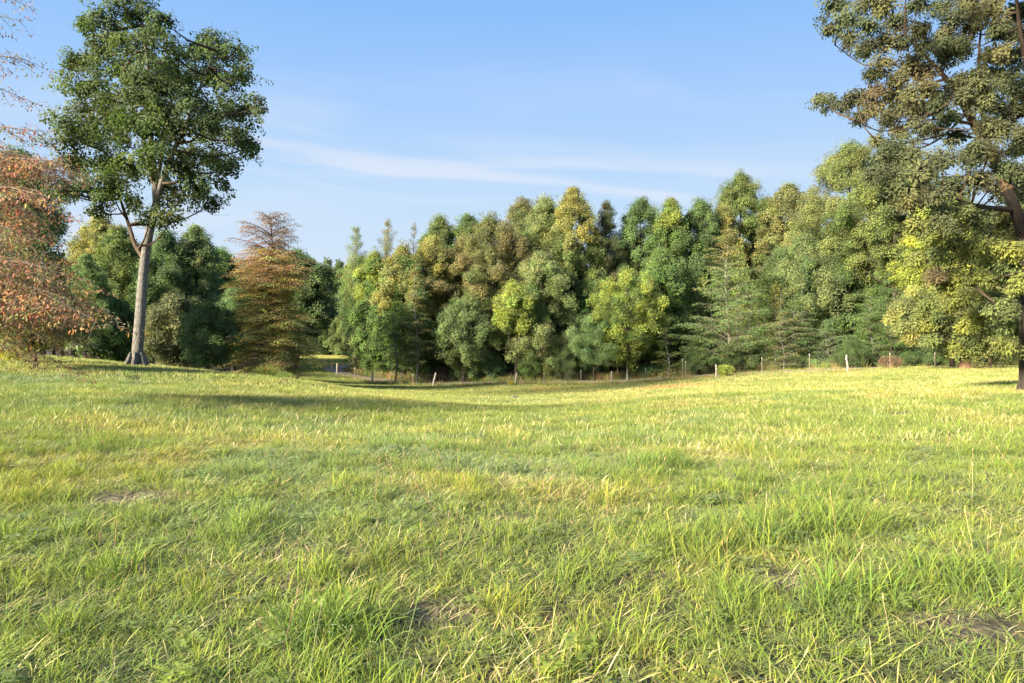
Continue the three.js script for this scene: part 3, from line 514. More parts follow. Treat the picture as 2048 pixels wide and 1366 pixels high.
  for (let k = 0; k < 22; k++) lobes.push([1720 + R() * 360, -220 + R() * 200, 48, (R() - .5) * 7]);
  const list = [[], []], wood = new Build();
  lobes.forEach(([px, py, r, z], i) => {
    const dz = z ?? (R() - .5) * 5, c = L(px, py, dz), rr = r / F * (d + dz);
    let best = null, bd = 1e9; for (const p of paths) p.forEach((q) => { const w = q.distanceTo(c) + (q.y > c.y + .6 ? 1 : 0); if (w < bd) { bd = w; best = q; } });
    if (bd < 2.4) { const m = best.clone().lerp(c, .55).add(V((R() - .5) * .15 * bd, -.05 * bd, (R() - .5) * .15 * bd)), r0 = clamp(.012 * bd + .012, .014, .04); wood.tube(curve([best, m, c], 6), [0, 1, 2, 3, 4, 5, 6].map((k) => r0 * (1 - k / 8)), 5, false);
    for (let k = 0; k < 6; k++) { const u = V(R() - .5, R() - .4, R() - .5).normalize().multiplyScalar(rr * (.7 + .4 * R())), s = m.clone().lerp(c, .4 + .6 * R()); wood.tube([s, s.clone().addScaledVector(u, .5), c.clone().add(u)], [.008, .006, .003], 3, false); } }
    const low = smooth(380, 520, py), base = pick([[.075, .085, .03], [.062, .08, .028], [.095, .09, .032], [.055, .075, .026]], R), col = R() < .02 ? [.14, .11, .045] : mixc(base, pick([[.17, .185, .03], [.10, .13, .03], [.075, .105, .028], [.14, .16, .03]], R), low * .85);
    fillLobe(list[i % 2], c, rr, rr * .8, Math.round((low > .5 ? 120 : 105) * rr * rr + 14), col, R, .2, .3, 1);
  });
  part('branches', wood.geo(), M.barkBrown, g).userData.kind = 'stuff';
  list.forEach((l, i) => crown(l, S.oak[i], g, R)); console.log('oak', list[0].length + list[1].length);
}

// ---------------------------------------------------------------- the red-leaved tree that reaches in from the left edge
{
  const R = rng(903), d = 16, base = at(-190, d), g = thing('red_leaved_tree', 'tree with red and rust autumn leaves on thin drooping boughs at the left edge', 'tree', base);
  const L = (px, py, dz = 0) => ray(px, py, d + dz).sub(base), b = new Build();
  const top = L(-170, -330); const pts = curve([V(0, -.2, 0), L(-188, 500), L(-182, 200), L(-175, -60), top], 16); b.tube(pts, pts.map((_, k) => .20 - .0105 * k + (k ? 0 : .07)), 10, true, .08); part('trunk', b.geo(), M.barkGrey, g);
  const RED = [[.29, .11, .075], [.27, .145, .095], [.23, .165, .09], [.29, .17, .065], [.16, .17, .06]], RUST = [[.20, .14, .075], [.18, .155, .07], [.22, .155, .075], [.14, .16, .058], [.23, .11, .07]], OLV = [[.15, .16, .05], [.19, .17, .05], [.20, .14, .06], [.10, .14, .04]], DK = [[.13, .085, .05], [.16, .09, .055], [.12, .11, .06], [.22, .09, .05]];
  const list = [], tips = [
    [100, 205, DK], [70, 40, DK], [85, 120, DK], [118, 262, DK], [150, 322, DK], [30, 290, DK],
    [120, 330, RED], [155, 345, DK], [90, 345, RUST], [100, 380, RED], [60, 400, RUST], [115, 440, RED], [80, 460, RUST], [40, 360, OLV], [20, 430, RED], [130, 470, RUST], [110, 500, RED], [60, 510, OLV], [150, 530, RED], [140, 560, RUST], [90, 560, RED], [30, 545, RUST], [170, 575, RED],
    [175, 600, RUST], [120, 600, RED], [60, 610, RUST], [200, 622, RED], [150, 640, OLV], [90, 650, RED], [225, 640, RED], [185, 668, RUST], [120, 675, OLV], [60, 665, RUST], [30, 640, RED], [205, 690, RUST], [100, 700, OLV], [195, 745, DK], [0, 590, RED], [0, 480, RUST], [150, 480, RUST], [165, 520, RED], [120, 545, OLV], [75, 530, RUST], [100, 425, RUST], [140, 405, RED], [60, 440, RED], [130, 620, RUST], [40, 580, RED], [170, 550, RUST], [190, 600, RED], [10, 680, OLV], [70, 570, RED], [45, 475, OLV],
  ];
  for (const [px, py, col] of tips) for (let k = 0; k < (py > 320 && R() < .7 ? 2 : 1); k++) {
    const dz = (R() - .5) * 4.4, tip = L(px - 34 + (k ? (R() - .5) * 60 - 25 : 0), py + (k ? (R() - .5) * 30 : 0), dz), h = clamp((tip.y + (py < 640 ? -.5 : .9)) / top.y, .1, .96), f = h * 16, i = Math.min(15, Math.floor(f)), s = pts[i].clone().lerp(pts[i + 1], f - i);
    list.push([s, tip, .018 + .005 * s.distanceTo(tip), col]);
  }
  for (let k = 0; k < 9; k++) { const a = 1.2 + R() * 4.0, h = .12 + .84 * R(), f = h * 16, i = Math.min(15, Math.floor(f)), s = pts[i].clone().lerp(pts[i + 1], f - i), l = 3.8 * (1.1 - h * .7); list.push([s, s.clone().add(V(Math.cos(a + 1.57) * l, l * .1 * (R() - .2), Math.sin(a + 1.57) * l)), .04, R() < .5 ? RUST : RED]); }
  console.log('red', boughs(g, list, R, { mat: M.barkPale, leaf: 'red', every: .32, from: .34, twig: .32, drop: .28, pal: RUST, twigR: .0065, sides: 6, size: .95 }));
}

// ---------------------------------------------------------------- the rust-brown layered tree behind the crest
{
  const R = rng(904), d = 52, base = at(542, d), g = thing('layered_tree', 'rust-brown cone-shaped tree with layered boughs and a thin open top', 'tree', base);
  const y = (py) => EYE - (py - 683) / F * d - base.y, H = y(424), b = new Build(), pts = []; for (let k = 0; k <= 10; k++) pts.push(V(.1 * Math.sin(k), H * k / 10 - (k ? 0 : .2), .08 * Math.cos(k * 1.3)));
  b.tube(pts, pts.map((_, k) => .21 * (1 - k / 10.6) + (k ? 0 : .06)), 8, true, .08); part('trunk', b.geo(), M.barkBrown, g);
  const prof = [[424, 26], [445, 50], [462, 60], [480, 66], [492, 40], [515, 62], [540, 80], [556, 84], [580, 72], [600, 62], [630, 78], [660, 88], [690, 92], [715, 94], [745, 70]], list = [];
  const half = (py) => { let i = 0; while (i < prof.length - 2 && py > prof[i + 1][0]) i++; return lerp(prof[i][1], prof[i + 1][1], clamp((py - prof[i][0]) / (prof[i + 1][0] - prof[i][0]))); };
  const RUST = [[.32, .215, .085], [.27, .20, .08], [.35, .225, .085]], GOLD = [[.36, .30, .065], [.28, .26, .065], [.31, .255, .08], [.21, .225, .06]], TOP = [[.15, .11, .06], [.20, .12, .07]];
  for (let py = 428; py < 748; py += py < 495 ? 10.5 : 5.6) {
    const n = py < 495 ? 5 : 6, off = R() * 6.3;
    for (let k = 0; k < n; k++) {
      const a = off + k / n * 6.283 + (R() - .5) * .7, l = half(py) / F * d * (.5 + .66 * R()), hy = clamp(y(py)), yy = y(py), rise = py < 495 ? .35 : .02 + (R() - .5) * .22, s0 = clamp(yy - l * rise - .1, .3, H * .97);
      const kk = s0 / H * 10, i = Math.min(9, Math.floor(kk)), s = pts[i].clone().lerp(pts[i + 1], kk - i);
      const col = py < 500 ? TOP : R() < smooth(550, 620, py) * .85 + .12 ? GOLD : RUST;
      list.push([s, V(Math.cos(a) * l, yy, Math.sin(a) * l), .02 + .012 * l, col]);
    }
  }
  console.log('layered', boughs(g, list, R, { mat: M.barkBrown, leaf: 'layer', every: .48, from: .22, twig: .5, drop: .14, pal: RUST, limbPart: false, twigR: .01, sides: 4, size: .82 }));
}

// ---------------------------------------------------------------- feathery trees with pale trunks
function feather(label, px, d, top, bot, hw, o = {}) {
  const R = rng(treeSeed++), base = at(px, d), g = thing(o.name || 'feathery_tree', label, 'tree', base), y = (py) => EYE - (py - 683) / F * d - base.y, H = y(top), y0 = y(bot), rad = hw / F * d, b = new Build(), pts = [];
  for (let k = 0; k <= 8; k++) pts.push(V(.2 * Math.sin(k * .9), H * k / 8 - (k ? 0 : .2), .1 * Math.cos(k)));
  const tr = o.trunk || .15; b.tube(pts, pts.map((_, k) => tr * (1 - k / 8.8)), 7, true, .1); part('trunk', b.geo(), o.bark || M.barkPale, g);
  const list = [], n = o.n || 70;
  for (let k = 0; k < n; k++) {
    const t = (k + R()) / n, a = k * 2.39996 + R(), l = rad * (o.even ? Math.sqrt(Math.max(0, 1 - Math.pow(2 * t - .8, 2))) : Math.pow(1 - t, .6) * Math.min(1, .6 + 1.6 * t)) * (.45 + .75 * R()), yy = clamp(lerp(y0, H * .985, t) + (R() - .5) * .7, .3, H * .99), s0 = clamp(yy - l * (o.rise ?? .35), .5, H * .96), kk = s0 / H * 8, i = Math.min(7, Math.floor(kk));
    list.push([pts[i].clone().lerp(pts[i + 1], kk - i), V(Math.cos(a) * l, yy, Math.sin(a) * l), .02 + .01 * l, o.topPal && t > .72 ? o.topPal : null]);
  }
  boughs(g, list, R, { mat: o.bark || M.barkPale, leaf: o.leaf || 'layer', every: o.every || .6, from: o.from || .3, twig: o.twig || .4, drop: .1, pal: o.pal || PAL.feather, limbPart: false, twigR: .01, sides: 4, size: o.size || .85 });
}
feather('pale-trunked feathery light-green tree with layered boughs before the dark woods', 1455, 65, 455, 712, 100, { n: 92, pal: [[.14, .21, .06], [.17, .24, .06], [.10, .16, .045]], size: .95, trunk: .17, topPal: PAL.gold });
feather('low feathery yellow-green tree left of the leaning fence post', 790, 69, 600, 742, 52, { n: 46, pal: PAL.yel, bark: M.barkGrey, trunk: .09, even: true, rise: .2 });
feather('slim yellow-green tree with sparse layered boughs and thin stem above the leaning fence post', 832, 68, 500, 720, 40, { n: 52, pal: PAL.ochre, bark: M.barkGrey, trunk: .12 });
feather('small open tree with yellowing leaves and a thin grey stem between two fence posts', 1335, 66, 630, 745, 36, { n: 26, pal: PAL.yel, bark: M.barkGrey, trunk: .06, even: true, size: .6 });
feather('thin tree with drooping layered green boughs, first right of the feathery tree', 1590, 64, 600, 725, 46, { n: 38, pal: PAL.mid, bark: M.barkGrey, trunk: .08, even: true, rise: .15 });
feather('slender understory tree with thin dark stem beside the oak at the right', 1778, 59, 545, 728, 44, { n: 42, pal: PAL.mid, bark: M.barkDark, trunk: .07, even: true, rise: .15 });

function weeds(cat, label, px, d, h, w, n, col) {
  const R = rng(treeSeed++), base = at(px, d), g = thing('weed_clump', label, cat, base), list = [], b = new Build();
  for (let k = 0; k < n; k++) { const a = R() * 6.283, r = w * Math.sqrt(R()), x = Math.cos(a) * r, z = Math.sin(a) * r, y = ground(base.x + x, d - z) - base.y; list.push([V(x, y, z), V(x * .7 + (R() - .5) * .3, 1, z * .7 + (R() - .5) * .3).normalize(), h * (1.35 - .5 * r / w) * (.7 + .5 * R()) * 1.2, col.map((v) => v * (.65 + .7 * R()))]); b.tube([V(x * .5, y - .03, z * .5), V(x * 1.1, y + h * .8, z * 1.1)], [.008, .004], 3, false); }
  part('stems', b.geo(), M.straw2, g).userData.kind = 'stuff'; crown(list, G.bushy.geo, g, R, 'foliage');
}
// ---------------------------------------------------------------- trees left of the gap
const t = lobedTree;
t('tree', 'green-topped tree rising behind the red-leaved tree at the left edge', 40, 42, 300, 640, 66, { pal: PAL.feather, leaf: 'far', lobe: .3, dens: .7 });
t('tree', 'yellow-olive tree low behind the red-leaved boughs', 72, 30, 560, 700, 95, { pal: PAL.gold, prof: 'round', trunk: .1, dens: .8, size: .8 });
t('bush', 'bright yellow-green bush under the red-leaved tree at the left edge', 22, 33, 655, 712, 34, { cat: 'bush', pal: [[.34, .33, .03], [.26, .27, .03]], prof: 'round', trunk: .03, size: .6 });
t('tree', 'golden-topped tall tree behind the bare grey trunk, left of it', 200, 72, 428, 660, 58, { pal: PAL.ochre, topPal: PAL.gold, topAt: .45, dens: .75, bark: M.barkGrey, lobe: .3 });
t('tree', 'light green soft-leaved tree right of the red leaves', 172, 58, 508, 700, 38, { pal: [[.12, .18, .05], [.10, .155, .045]], leaf: 'fine', prof: 'column', dens: 1.2 });
t('tree', 'olive tree with dark slim trunks just left of the bare grey trunk', 238, 68, 452, 650, 46, { pal: PAL.olive, dens: .7, trunk: .2 });
t('tree', 'olive understory tree low between the red leaves and the bare grey trunk', 215, 60, 590, 735, 52, { pal: PAL.mid, dens: .9 });
t('tree', 'rounded mid-green tree just right of the bare grey trunk', 332, 68, 462, 720, 58, { pal: PAL.blue, lobe: .28 });
t('tree', 'green tree with a pale round top between the bare grey trunk and the rust-brown tree', 392, 70, 452, 715, 46, { pal: PAL.grey, lobe: .26 });
t('tree', 'dark green tree left of the rust-brown layered tree', 440, 76, 497, 730, 52, { pal: PAL.mid });
t('tree', 'brownish shaded tree standing low between the two trunks right of the bare grey trunk', 345, 56, 590, 752, 50, { pal: [[.095, .10, .036], [.085, .10, .034]], dens: .8 });
t('tree', 'bushy blue-green small tree at the crest left of the rust-brown tree', 418, 49, 600, 752, 56, { pal: PAL.blue, prof: 'ovate', dens: .9, lobe: .4, trunk: .1, size: .85 });
t('tree', 'small light green tree tucked against the left of the rust-brown tree', 468, 57, 575, 720, 34, { pal: PAL.feather, leaf: 'fine' });
t('tree', 'dark green tree whose top shows right of the rust-brown tree trunk', 592, 62, 500, 640, 50, { pal: PAL.dark, trunk: .2 });
t('tree', 'dark green drooping tree at the left side of the gap', 584, 62, 530, 690, 46, { lean: 56, pal: [[.055, .088, .022], [.06, .095, .024]], dens: 1.4, lobe: .4, trunk: .2 });
weeds('bush', 'larger yellow-green goldenrod bush at the foot of the rust-brown tree', 536, 36, .62, .62, 46, [.34, .35, .09]);
weeds('bush', 'smaller green goldenrod bush right of the larger one', 571, 35, .42, .42, 30, [.26, .32, .09]);
t('tree', 'olive-green tree seen deep in the gap, left one', 660, 150, 612, 716, 34, { pal: PAL.farGreen, leaf: 'mass', size: .8 });
t('tree', 'olive-green tree seen deep in the gap beside the woods', 706, 146, 600, 716, 38, { pal: PAL.farGreen, leaf: 'mass', size: .8 });
t('tree', 'olive-green tree seen deep in the gap against the dark drooping tree', 620, 155, 600, 716, 36, { pal: PAL.farGreen, leaf: 'mass', size: .8 });
t('tree', 'green tree leaning over the gap from the woods corner', 722, 90, 512, 690, 34, { pal: PAL.feather, lobe: .36 });

// ---------------------------------------------------------------- the edge of the woods, left to right
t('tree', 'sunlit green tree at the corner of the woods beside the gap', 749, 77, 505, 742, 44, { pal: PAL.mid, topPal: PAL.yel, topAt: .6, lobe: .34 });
feather('spiky-topped yellow-green tree, leftmost above the corner of the woods', 712, 80, 450, 600, 38, { name: 'poplar_tree', pal: PAL.yel, leaf: 'far', rise: 1.9, n: 46, twig: .22, every: .42, from: .2, size: .66 });
feather('spiky-topped golden tree, tallest of the spiky ones near the gap', 774, 82, 436, 600, 40, { name: 'poplar_tree', pal: PAL.gold, leaf: 'far', rise: 1.9, n: 48, twig: .22, every: .42, from: .2, size: .66 });
feather('thin sparse golden treetop right of the spiky trees', 828, 84, 444, 580, 34, { name: 'poplar_tree', pal: PAL.ochre, leaf: 'far', rise: 1.7, n: 30, twig: .2, every: .6, from: .3, size: .5 });
t('tree', 'yellow-green tree with bright yellow top below the spiky treetops', 806, 73, 492, 735, 54, { pal: PAL.mid, topPal: PAL.gold, topAt: .5, lobe: .3 });
t('tree', 'ochre slender tree right of the yellow-topped tree near the corner', 862, 75, 472, 735, 44, { pal: PAL.ochre, topPal: PAL.gold, topAt: .65 });
t('tree', 'dark olive round treetop behind the woods above the slender ochre tree', 880, 88, 432, 640, 46, { pal: PAL.olive, trunk: .3 });
t('tree', 'dark green treetop behind, left of the big brown tree', 938, 88, 428, 640, 52, { pal: PAL.dark, trunk: .3 });
t('tree', 'grey-green tree with broad leaves left of the leafy sapling row', 925, 70, 590, 735, 56, { pal: PAL.grey, leaf: 'pale', dens: 1.1 });
t('tree', 'big rounded brown-orange oak in the middle of the woods', 980, 75, 432, 650, 92, { pal: PAL.brown, bark: M.barkDark, lobe: .24, trunk: .3, leaf: 'pale' });
t('tree', 'brown treetop just behind and right of the big brown oak', 1045, 86, 398, 600, 44, { pal: PAL.brown });
t('tree', 'tall lumpy olive tree right of the big brown oak', 1092, 79, 394, 640, 62, { pal: PAL.olive, topPal: PAL.pale, topAt: .6, lobe: .3, leaf: 'pale' });
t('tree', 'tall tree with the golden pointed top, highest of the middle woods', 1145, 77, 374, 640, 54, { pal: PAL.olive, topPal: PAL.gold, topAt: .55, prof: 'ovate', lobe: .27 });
t('tree', 'cream-green tree with pale leaf clumps before the middle of the woods', 1082, 71, 500, 752, 62, { pal: PAL.pale, leaf: 'pale', lobe: .32, dens: 1, bark: M.barkBrown, prof: 'ovate' });
t('tree', 'bright yellow-green small tree in front of the big brown oak', 1030, 69, 565, 665, 44, { pal: PAL.yel, lobe: .4, dens: .9, trunk: .09 });
feather('dark green pointed cedar standing out on the skyline', 1212, 78, 400, 690, 66, { name: 'cedar_tree', pal: [[.05, .075, .02], [.058, .08, .022], [.075, .075, .026]], leaf: 'cedar', rise: .75, n: 170, twig: .34, every: .36, from: .1, size: 1.15, bark: M.barkDark, trunk: .25 });
t('tree', 'dark shaded tree below the pointed cedar', 1195, 74, 560, 740, 60, { pal: PAL.dark });
t('tree', 'blue-green tree right of the pointed cedar', 1282, 79, 394, 700, 56, { pal: PAL.blue, lobe: .3 });
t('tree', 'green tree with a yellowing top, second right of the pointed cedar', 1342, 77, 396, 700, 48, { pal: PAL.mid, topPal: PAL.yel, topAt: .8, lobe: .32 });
t('tree', 'bluish green tree with a ragged top, left of the feathery tree', 1402, 79, 399, 690, 56, { pal: PAL.blue, lobe: .27, leaf: 'pale' });
t('tree', 'bright yellow-green small tree with an open crown and grey stem behind the fence', 1255, 67, 538, 728, 60, { pal: PAL.yel, prof: 'top', lobe: .26, bark: M.barkGrey, trunk: .11, dens: .5, limbs: 1 });
t('tree', 'narrow mid-green tree just right of the bright open-crowned tree', 1322, 70, 500, 730, 40, { pal: PAL.mid });
t('tree', 'small green tree with spreading light boughs left of the bright open-crowned tree', 1188, 67, 620, 735, 46, { pal: PAL.feather, leaf: 'layer', lobe: .45, squash: .4, trunk: .07 });
t('tree', 'tall olive-green tree rising highest behind the feathery tree', 1482, 84, 343, 660, 66, { pal: PAL.olive, lobe: .27, leaf: 'pale' });
t('tree', 'golden treetop directly above the feathery tree', 1448, 80, 412, 600, 32, { pal: PAL.gold, lobe: .4 });
t('tree', 'yellow-olive rounded treetop right of the tallest olive tree', 1578, 80, 366, 640, 58, { pal: [[.15, .15, .045], [.12, .13, .042]], lobe: .26 });
t('tree', 'brownish slim treetop between the tallest olive tree and the yellow-olive one', 1538, 83, 395, 640, 34, { pal: PAL.brown });
t('tree', 'grey-green broad tree under the yellow-olive treetop', 1605, 69, 470, 735, 84, { pal: PAL.grey, leaf: 'pale', lobe: .27 });
t('tree', 'big olive-gold tree whose round top stands left of the oak', 1700, 71, 283, 560, 88, { pal: [[.115, .14, .038], [.095, .128, .032], [.135, .15, .044]], leaf: 'pale', lobe: .25, bark: M.barkDark, trunk: .3 });
t('tree', 'olive tree with sunlit clumps behind the lower left boughs of the oak', 1790, 64, 290, 560, 92, { pal: PAL.olive, leaf: 'pale', lobe: .25, trunk: .3 });
t('tree', 'dark shaded tree under the big olive-gold tree', 1700, 68, 500, 735, 70, { pal: PAL.dark, lobe: .3 });
feather('bright green small tree in the shade left of the oak', 1742, 62, 572, 700, 42, { name: 'tree', pal: [[.12, .19, .03], [.09, .145, .03]], bark: M.barkGrey, trunk: .07, even: true, rise: .25, n: 36 });
feather('yellow-tinged small tree behind the fence right of the feathery tree', 1565, 63, 620, 735, 52, { name: 'tree', pal: [[.13, .145, .04], [.10, .14, .04], [.18, .16, .045]], bark: M.barkGrey, trunk: .07, even: true, rise: .25, n: 40 });
feather('light green small tree behind the crooked white post', 1655, 63, 640, 738, 54, { name: 'tree', pal: PAL.feather, bark: M.barkGrey, trunk: .07, even: true, rise: .25, n: 40 });
t('tree', 'dark tree filling the woods left of the oak trunk', 1805, 66, 540, 735, 66, { pal: PAL.dark });
t('tree', 'glowing yellow-green tree behind the right-hand oak boughs', 1905, 56, 372, 620, 84, { pal: [[.24, .26, .03], [.18, .21, .03], [.12, .16, .03]], lobe: .3, bark: M.barkBrown, trunk: .16, leaf: 'pale' });
t('oak_tree', 'low-crowned oak with a warm brown trunk standing in the sunlit right field', 1932, 47, 560, 712, 100, { pal: [[.14, .16, .045], [.10, .13, .045], [.20, .20, .05], [.08, .11, .035]], lobe: .27, bark: M.barkWarm, trunk: .36, leaf: 'pale', prof: 'round' });
t('tree', 'dark green tree beyond the far right fence post', 2010, 70, 480, 735, 84, { pal: PAL.dark });
t('tree', 'olive tree at the far right behind the oak trunk', 2080, 66, 340, 735, 80, { pal: PAL.olive });
t('cedar_tree', 'small cedar left of the feathery tree trunk', 1397, 66, 662, 755, 26, { pal: [[.065, .105, .026]], prof: 'cone', leaf: 'cedar', dens: 4, n: 26, lobe: .5, size: .7 });
t('cedar_tree', 'wider small cedar at the foot of the feathery tree', 1464, 65, 682, 756, 42, { pal: [[.06, .095, .024]], prof: 'cone', leaf: 'cedar', dens: 4, n: 32, lobe: .45, size: .7 });
t('cedar_tree', 'small dark cedar right of the crooked white post', 1704, 60, 672, 745, 22, { pal: [[.06, .10, .024]], prof: 'column', leaf: 'cedar', dens: 4, n: 24, lobe: .55, size: .7 });
t('cedar_tree', 'rounded dark cedar below the cream-green tree', 1130, 69, 690, 768, 34, { pal: [[.058, .09, .024]], prof: 'ovate', leaf: 'cedar', dens: 4, n: 28, lobe: .45, size: .7 });
t('tree', 'dark small tree at the shaded foot of the woods corner', 726, 78, 640, 745, 24, { pal: [[.065, .10, .026], [.09, .085, .035]] });

// shrubs at the foot of the woods
[[985, 71, 712, 768, 26, 'leafy light green shrub right of the leaning fence post'], [1060, 70, 716, 770, 24, 'light green shrub behind the yellow weeds at the middle post'], [1105, 70, 705, 770, 30, 'tall pale green shrub at the foot of the dark woods'], [930, 71, 728, 770, 28, 'low green shrub by the leaning fence post'], [850, 73, 722, 766, 30, 'green shrub overhanging the verge left of the leaning fence post'], [1345, 69, 722, 760, 28, 'low green shrub below the small open tree'], [1290, 69, 730, 766, 30, 'dull green shrub right of the thin white post'], [1500, 67, 728, 752, 26, 'vine-covered low shrub right of the leafy fence post'], [1555, 65, 716, 750, 24, 'rounded light green shrub behind the tall steel post'], [1612, 64, 720, 748, 26, 'olive shrub left of the crooked white post'], [1648, 64, 724, 748, 24, 'low olive shrub just left of the crooked white post'], [1740, 62, 722, 745, 28, 'dark green shrub right of the small dark cedar'], [1835, 62, 705, 742, 30, 'green shrub behind the woven wire left of the field oak'], [1890, 63, 700, 740, 30, 'green shrub just left of the field oak trunk'], [2020, 62, 690, 738, 30, 'light green shrub beyond the far right post'], [1170, 71, 728, 768, 28, 'dark weedy shrub left of the thin white post'], [770, 76, 724, 760, 26, 'green shrub under the low feathery yellow-green tree']].forEach(([px, d, a, b, hw, l], i) => t('shrub', l, px, d, a, b, hw, { cat: 'shrub', pal: [PAL.feather, PAL.mid, PAL.olive][i % 3], prof: 'round', size: .65, dens: 1.6, trunk: .03, lobe: .5 }));
t('shrub', 'red-brown bramble shrub behind the leaning fence post', 882, 71, 738, 766, 18, { cat: 'shrub', pal: [[.13, .06, .04], [.10, .07, .04]], prof: 'round', size: .55, trunk: .02, lobe: .5 });
t('shrub', 'reddish dry shrub on the fence left of the field oak', 1780, 57, 715, 744, 18, { cat: 'shrub', pal: [[.16, .10, .055], [.12, .10, .045]], prof: 'round', size: .5, trunk: .02, lobe: .5 });
t('vine', 'yellow-green vine hanging on a wooden fence post', 1449, 60.3, 731, 750, 17, { cat: 'vine', pal: [[.28, .32, .04], [.2, .26, .04]], prof: 'round', size: .42, trunk: .015, lobe: .6, dens: .9 });
weeds('weed', 'small golden weed beside the middle fence post', 1022, 62.4, .5, .3, 14, [.42, .34, .05]);

// ---------------------------------------------------------------- the wood behind the edge and the wooded hill far off
{
  const R = rng(950), list = [], tr = new Build();
  for (let i = 0; i < 150; i++) {
    const px = 640 + R() * 1700, d = 82 + R() * 46, x = (px - 1024) / F * d; if (x < -17 + (d - 80) * -.02) continue;
    const y = ground(x, d), H = 14 + R() * 4 - (px < 900 ? 4 : 0) + (px > 1420 ? 2 : 0), rad = 2.6 + R() * 1.4, col = pick([...PAL.mid, ...PAL.dark, ...PAL.olive], R);
    tr.tube([V(x, y, -d), V(x + R() - .5, y + H * .85, -d)], [.22, .06], 5, false);
    for (let k = 0; k < 9; k++) { const a = k * 2.4, t = (k + .5) / 9, c = V(x + Math.cos(a) * rad * .6, y + H * (.22 + .7 * t), -d + Math.sin(a) * rad * .6); fillLobe(list, c, 1.7, 1.4, 26, col, R, .2, .25, 1); }
  }
  for (let i = 0; i < 90; i++) {                    // the left wood behind the crest
    const px = -260 + R() * 740, d = 78 + R() * 20, x = (px - 1024) / F * d, y = ground(x, d), H = 11 + R() * 4, rad = 2.6 + R() * 1.4, col = pick([...PAL.mid, ...PAL.olive, ...PAL.gold], R);
    tr.tube([V(x, y, -d), V(x + R() - .5, y + H * .85, -d)], [.22, .06], 5, false);
    for (let k = 0; k < 9; k++) { const a = k * 2.4, t = (k + .5) / 9, c = V(x + Math.cos(a) * rad * .6, y + H * (.2 + .7 * t), -d + Math.sin(a) * rad * .6); fillLobe(list, c, 1.7, 1.4, 22, col, R, .2, .25, 1); }
  }
  const g = thing('woodland', 'shaded depth of the woods behind the trees along its edge', 'wood', V(0, 0, 0)); g.userData.kind = 'stuff';
  part('trunks', tr.geo(), M.barkDark, g); crown(list, S.mass[0], g, R); console.log('wood', list.length);
  const und = [], stems = new Build();
  for (let i = 0; i < 230; i++) {
    const px = 700 + R() * 1400, x0 = (px - 1024) / F * 70, d = edgeD(x0) + 1 + R() * 9, x = (px - 1024) / F * d, y = ground(x, d), H = 2 + 6 * R() * R() + 1.5 * R(), col = pick([...PAL.mid, ...PAL.feather, ...PAL.dark, ...PAL.grey, [.13, .14, .04]], R), n = 3 + Math.floor(H * 1.1);
    stems.tube([V(x, y - .1, -d), V(x + (R() - .5) * .5, y + H * .5, -d), V(x + (R() - .5) * .9, y + H, -d)], [.035 + .004 * H, .03, .01], 4, false);
    for (let k = 0; k < n; k++) { const t = .25 + .8 * (k + R()) / n, a = R() * 6.283, q = (1.5 - t * .7) * (.5 + R()), c = V(x + Math.cos(a) * q * .7, y + H * t, -d + Math.sin(a) * q * .7); for (let w = 0; w < 9; w++) und.push([V(c.x + (R() - .5) * 1.5, c.y + (R() - .5) * .3, c.z + (R() - .5) * 1.5), V((R() - .5) * .5, 1, (R() - .5) * .5).normalize(), .55 + .5 * R(), col.map((v) => v * (.75 + .5 * R()))]); }
  }
  const slim = [];
  for (let i = 0; i < 210; i++) {
    const px = 705 + R() * 1450, x0 = (px - 1024) / F * 72, d = edgeD(x0) + 3 + R() * 12, x = (px - 1024) / F * d, y = ground(x, d), H = (6 + 7 * R()) * (px < 860 ? .8 : 1), col = pick([...PAL.mid, ...PAL.mid, ...PAL.feather, ...PAL.ochre, ...PAL.yel, ...PAL.olive], R), w = .9 + .7 * R(), lx = (R() - .5) * .8;
    stems.tube([V(x, y - .1, -d), V(x + lx * .5, y + H * .5, -d), V(x + lx, y + H * .95, -d)], [.07 + .05 * R(), .05, .015], 5, false);
    for (let k = 0, n = Math.round(H * 9); k < n; k++) { const t = .1 + .9 * (k + R()) / n, a = R() * 6.283, q = w * Math.pow(Math.max(0, 1.02 - t), .45) * (.35 + .8 * R()), j = .7 + .6 * R(); slim.push([V(x + lx * t + Math.cos(a) * q, y + H * t - q * .15, -d + Math.sin(a) * q), V(Math.cos(a) * .8, .7 + (R() - .5) * .5, Math.sin(a) * .8).normalize(), .6 + .5 * R(), col.map((v) => v * j)]); }
  }
  for (let i = 0; i < 150; i++) { const px = 700 + R() * 1350, x0 = (px - 1024) / F * 70, d = edgeD(x0) + 1.5 + R() * 7, x = (px - 1024) / F * d, y = ground(x, d), H = 4 + 5 * R(), l = (R() - .5) * 1.2; stems.tube([V(x, y - .1, -d), V(x + l * .4, y + H * .5, -d), V(x + l, y + H, -d)], [.05 + .05 * R() * R(), .05, .02], 5, false); }
  const ug = thing('understory', 'close-set slender saplings and grey stems filling the edge of the woods', 'undergrowth', V(0, 0, 0)); ug.userData.kind = 'stuff';
  part('stems', stems.geo(), M.barkGrey, ug); crown(und, S.layer[1], ug, R, 'foliage'); crown(slim, S.far[1], ug, R, 'foliage'); console.log('understory', und.length);
  const far = [];
  for (let i = 0; i < 330; i++) { const px = 120 + R() * 1000, d = 225 + R() * 150, x = (px - 1024) / F * d, y = ground(x, d), H = 13 + R() * 6, col = pick([...PAL.farGreen, ...PAL.olive, ...PAL.grey], R); for (let k = 0; k < 4; k++) { const a = k * 2.4 + i, c = V(x + Math.cos(a) * 2, y + H * (.35 + .17 * k), -d + Math.sin(a) * 2); fillLobe(far, c, 3.2 - k * .4, 2.8, 18, col, R, .2, .2, 1); } }
